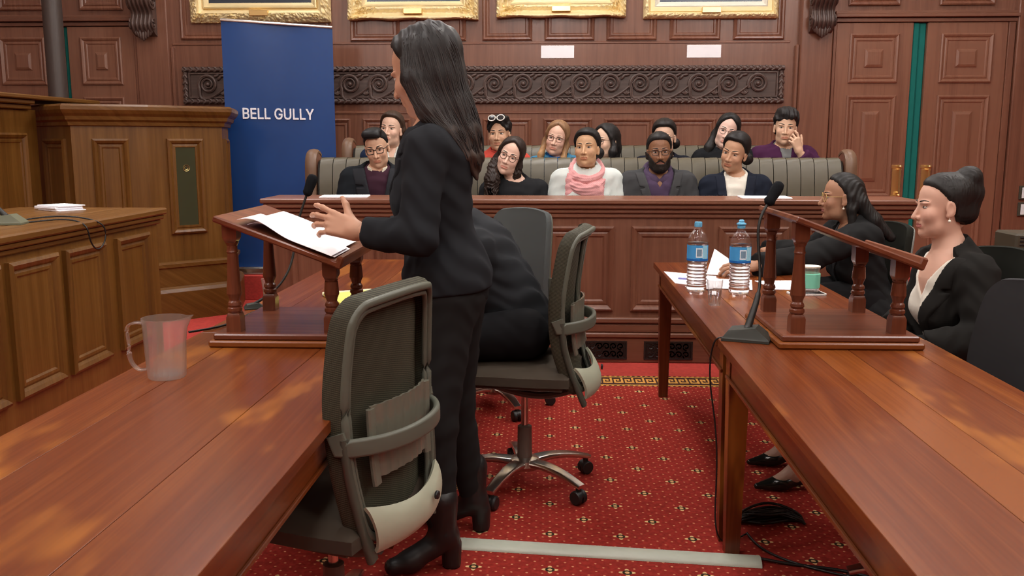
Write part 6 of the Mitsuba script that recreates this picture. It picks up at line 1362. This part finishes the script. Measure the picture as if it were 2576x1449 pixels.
def w1hair(q):
    q = q.astype(np.float32); s = q.copy(); s[:, 0] = np.abs(q[:, 0])
    d = cap_hair(q, 0.008, 0.003, front=0.093, temple=0.05, ear=0.005, nape=-0.1)
    d = smin(d, chain(s, [(0.06, -0.02, 0.08), (0.077, -0.035, 0.01), (0.083, -0.04, -0.06), (0.088, -0.055, -0.16), (0.092, -0.07, -0.25)], [0.016, 0.02, 0.022, 0.024, 0.012]), 0.02)
    d = smin(d, chain(s, [(0.05, -0.06, 0.06), (0.065, -0.09, -0.02), (0.07, -0.16, -0.12), (0.065, -0.26, -0.215)], [0.03, 0.035, 0.036, 0.02]), 0.025)
    d = smin(d, chain(q, [(0, -0.07, 0.04), (0, -0.1, -0.04), (0, -0.18, -0.13), (0, -0.28, -0.22)], [0.05, 0.05, 0.045, 0.025]), 0.03)
    return d + 0.0016 * np.sin(45 * np.arctan2(q[:, 0], q[:, 1] + 0.15) + 3 * np.sin(q[:, 2] * 9))
m = nets(w1hair, (-0.15, -0.34, -0.37), (0.15, 0.14, 0.17), 0.0045); v = m[0]; n = meshkit.noise(np.stack([np.arctan2(v[:, 0], v[:, 1] + 0.15) * 30, v[:, 2] * 3, 0 * v[:, 0]], 1), 4)[:, None]
p.part('hair', m, 'hair', np.array([0.0115, 0.011, 0.0105]) * (0.7 + 0.6 * n)); p.glasses((0.5, 0.36, 0.12), (0.024, 0.0215), 2.2, 0.0015, 'round gold-rimmed glasses'); earring(p)
p.top('shirt', (0.06, 0.062, 0.066), 0.008, 0.01, hole=0.06, V=(0.03, 0.0, -0.1), arms=False); p.top('blazer', (0.014, 0.0145, 0.015), 0.022, 0.0075, V=(0.06, 0.0, -0.36), hole=0.072, cuff=0.01, folds=0.004, label='black blazer'); p.lapels((0.017, 0.018, 0.019), (0.06, 0.0, -0.36), 0.028, 0.05, 0.007)
p.trousers((0.012, 0.012, 0.013), h=0.016); p.shoes((0.01, 0.01, 0.01), h=0.01)
W2P = dict(sl=(1.545, 3.33, 0.885), sr=(1.545, 3.67, 0.885), el=(1.55, 3.24, 0.66), wl=(1.36, 3.30, 0.62), er=(1.55, 3.77, 0.68), wr=(1.36, 3.62, 0.62), hl=(1.66, 3.42, 0.57), hr=(1.66, 3.60, 0.57), kl=(1.24, 3.44, 0.54), kr=(1.24, 3.66, 0.54), al=(1.05, 3.49, 0.105), ar=(1.08, 3.765, 0.105))
yv = unit((-0.9, 0.4, -0.15)); zv = unit(np.array((-0.1, -0.1, 1.0)) - yv * np.dot(yv, (-0.1, -0.1, 1.0))); hM = np.stack([np.cross(yv, zv), yv, zv], 1)
p = Person('woman with a high dark bun, black blazer over a white top, at right', (1.472, 3.5, 1.122), -89, (-2, 4, 0), hs=0.93, skin=(0.60, 0.36, 0.265), fem=True, lean=9, nb=(1.51, 3.5, 0.94), pose=W2P, hh=0.0032, chest=True, bs=0.93, lips=(0.42, 0.15, 0.13), nose=1.0,
           hands=[dict(M=hM, o=np.array(W2P['wl']) + yv * 0.015, wrist_from=np.array(W2P['wl']) - yv * 0.05, curls=((20, 30, 20),) * 4)])
p.hair('updo', (0.0125, 0.0115, 0.011), 0.0045, lo=(-0.14, -0.22, -0.2), hi=(0.14, 0.14, 0.2), amp=0.0016); earring(p)
p.top('top', (0.75, 0.72, 0.62), 0.007, 0.006, hole=0.078, hole_z=-0.05, V=(0.1, 0.0, -0.15), arms=False, folds=0.002, label='white scoop-neck top')
p.top('blazer', (0.014, 0.0135, 0.0125), 0.024, 0.0065, V=(0.135, 0.0, -0.42), hole=0.08, cuff=0.01, folds=0.004, label='black blazer'); p.lapels((0.0165, 0.016, 0.015), (0.135, 0.0, -0.42), 0.031, 0.06, 0.006)
p.trousers((0.013, 0.0125, 0.012), 0.016, 0.014, label='black skirt') if 0 else None
def skirt(P):
    q = ((P - p.nb) @ p.T).astype(np.float32); d = smax(p.torsof(P) - 0.012, q[:, 2] + 0.38, 0.01); J = p.J
    for s in 'rl': d = smin(d, s_cap(P, J['h' + s], J['k' + s], 0.1, 0.078), 0.05)
    return d
col('skirt', nets(skirt, (1.0, 3.2, 0.35), (1.95, 3.95, 0.75), 0.012), 'cloth', (0.012, 0.012, 0.012), p.k, True)
for s in 'rl':                                                          # low-heeled court shoes
    A = p.J['a' + s]; g = np.array([A[0] - 0.05, A[1], 0.0]); f = unit(np.array([-1, -0.12, 0]))
    def court(P, A=A, g=g, f=f):
        u = (P - g) @ f
        d = smin(s_cap(P, g - f * 0.03 + [0, 0, 0.06], g + f * 0.07 + [0, 0, 0.035], 0.035, 0.037), s_cap(P, g + f * 0.07 + [0, 0, 0.033], g + f * 0.175 + [0, 0, 0.02], 0.036, 0.012), 0.02)
        op = s_cap(P, g - f * 0.025 + [0, 0, 0.11], g + f * 0.075 + [0, 0, 0.085], 0.05, 0.045); d = smax(d, -op, 0.004)
        d = smax(d, -(P[:, 2] - np.interp(u, [-0.03, 0.03, 0.1], [0.032, 0.024, 0.002]).astype(np.float32)), 0.003)
        hl = s_cap(P, g - f * 0.035 + [0, 0, 0.05], g - f * 0.038, 0.014, 0.008); return smin(smax(d, 0.001 - P[:, 2], 0.001), smax(hl, 0.001 - P[:, 2], 0.001), 0.004)
    col('court_shoe', nets(court, g - [0.25, 0.12, 0.01], g + [0.12, 0.12, 0.13], 0.005), 'shiny', (0.008, 0.011, 0.009), p.k, True)
    ft = nets(lambda P: chain(P, [p.J['k' + s], A + [-0.03, 0, 0.03], g + f * 0.03 + [0, 0, 0.062], g + f * 0.1 + [0, 0, 0.038]], [0.058, 0.038, 0.036, 0.022]), np.minimum(g - 0.2, A - 0.2), np.maximum(p.J['k' + s], g) + 0.12, 0.008)
    col('stocking', ft, 'skin', (0.4, 0.24, 0.17), p.k, True)
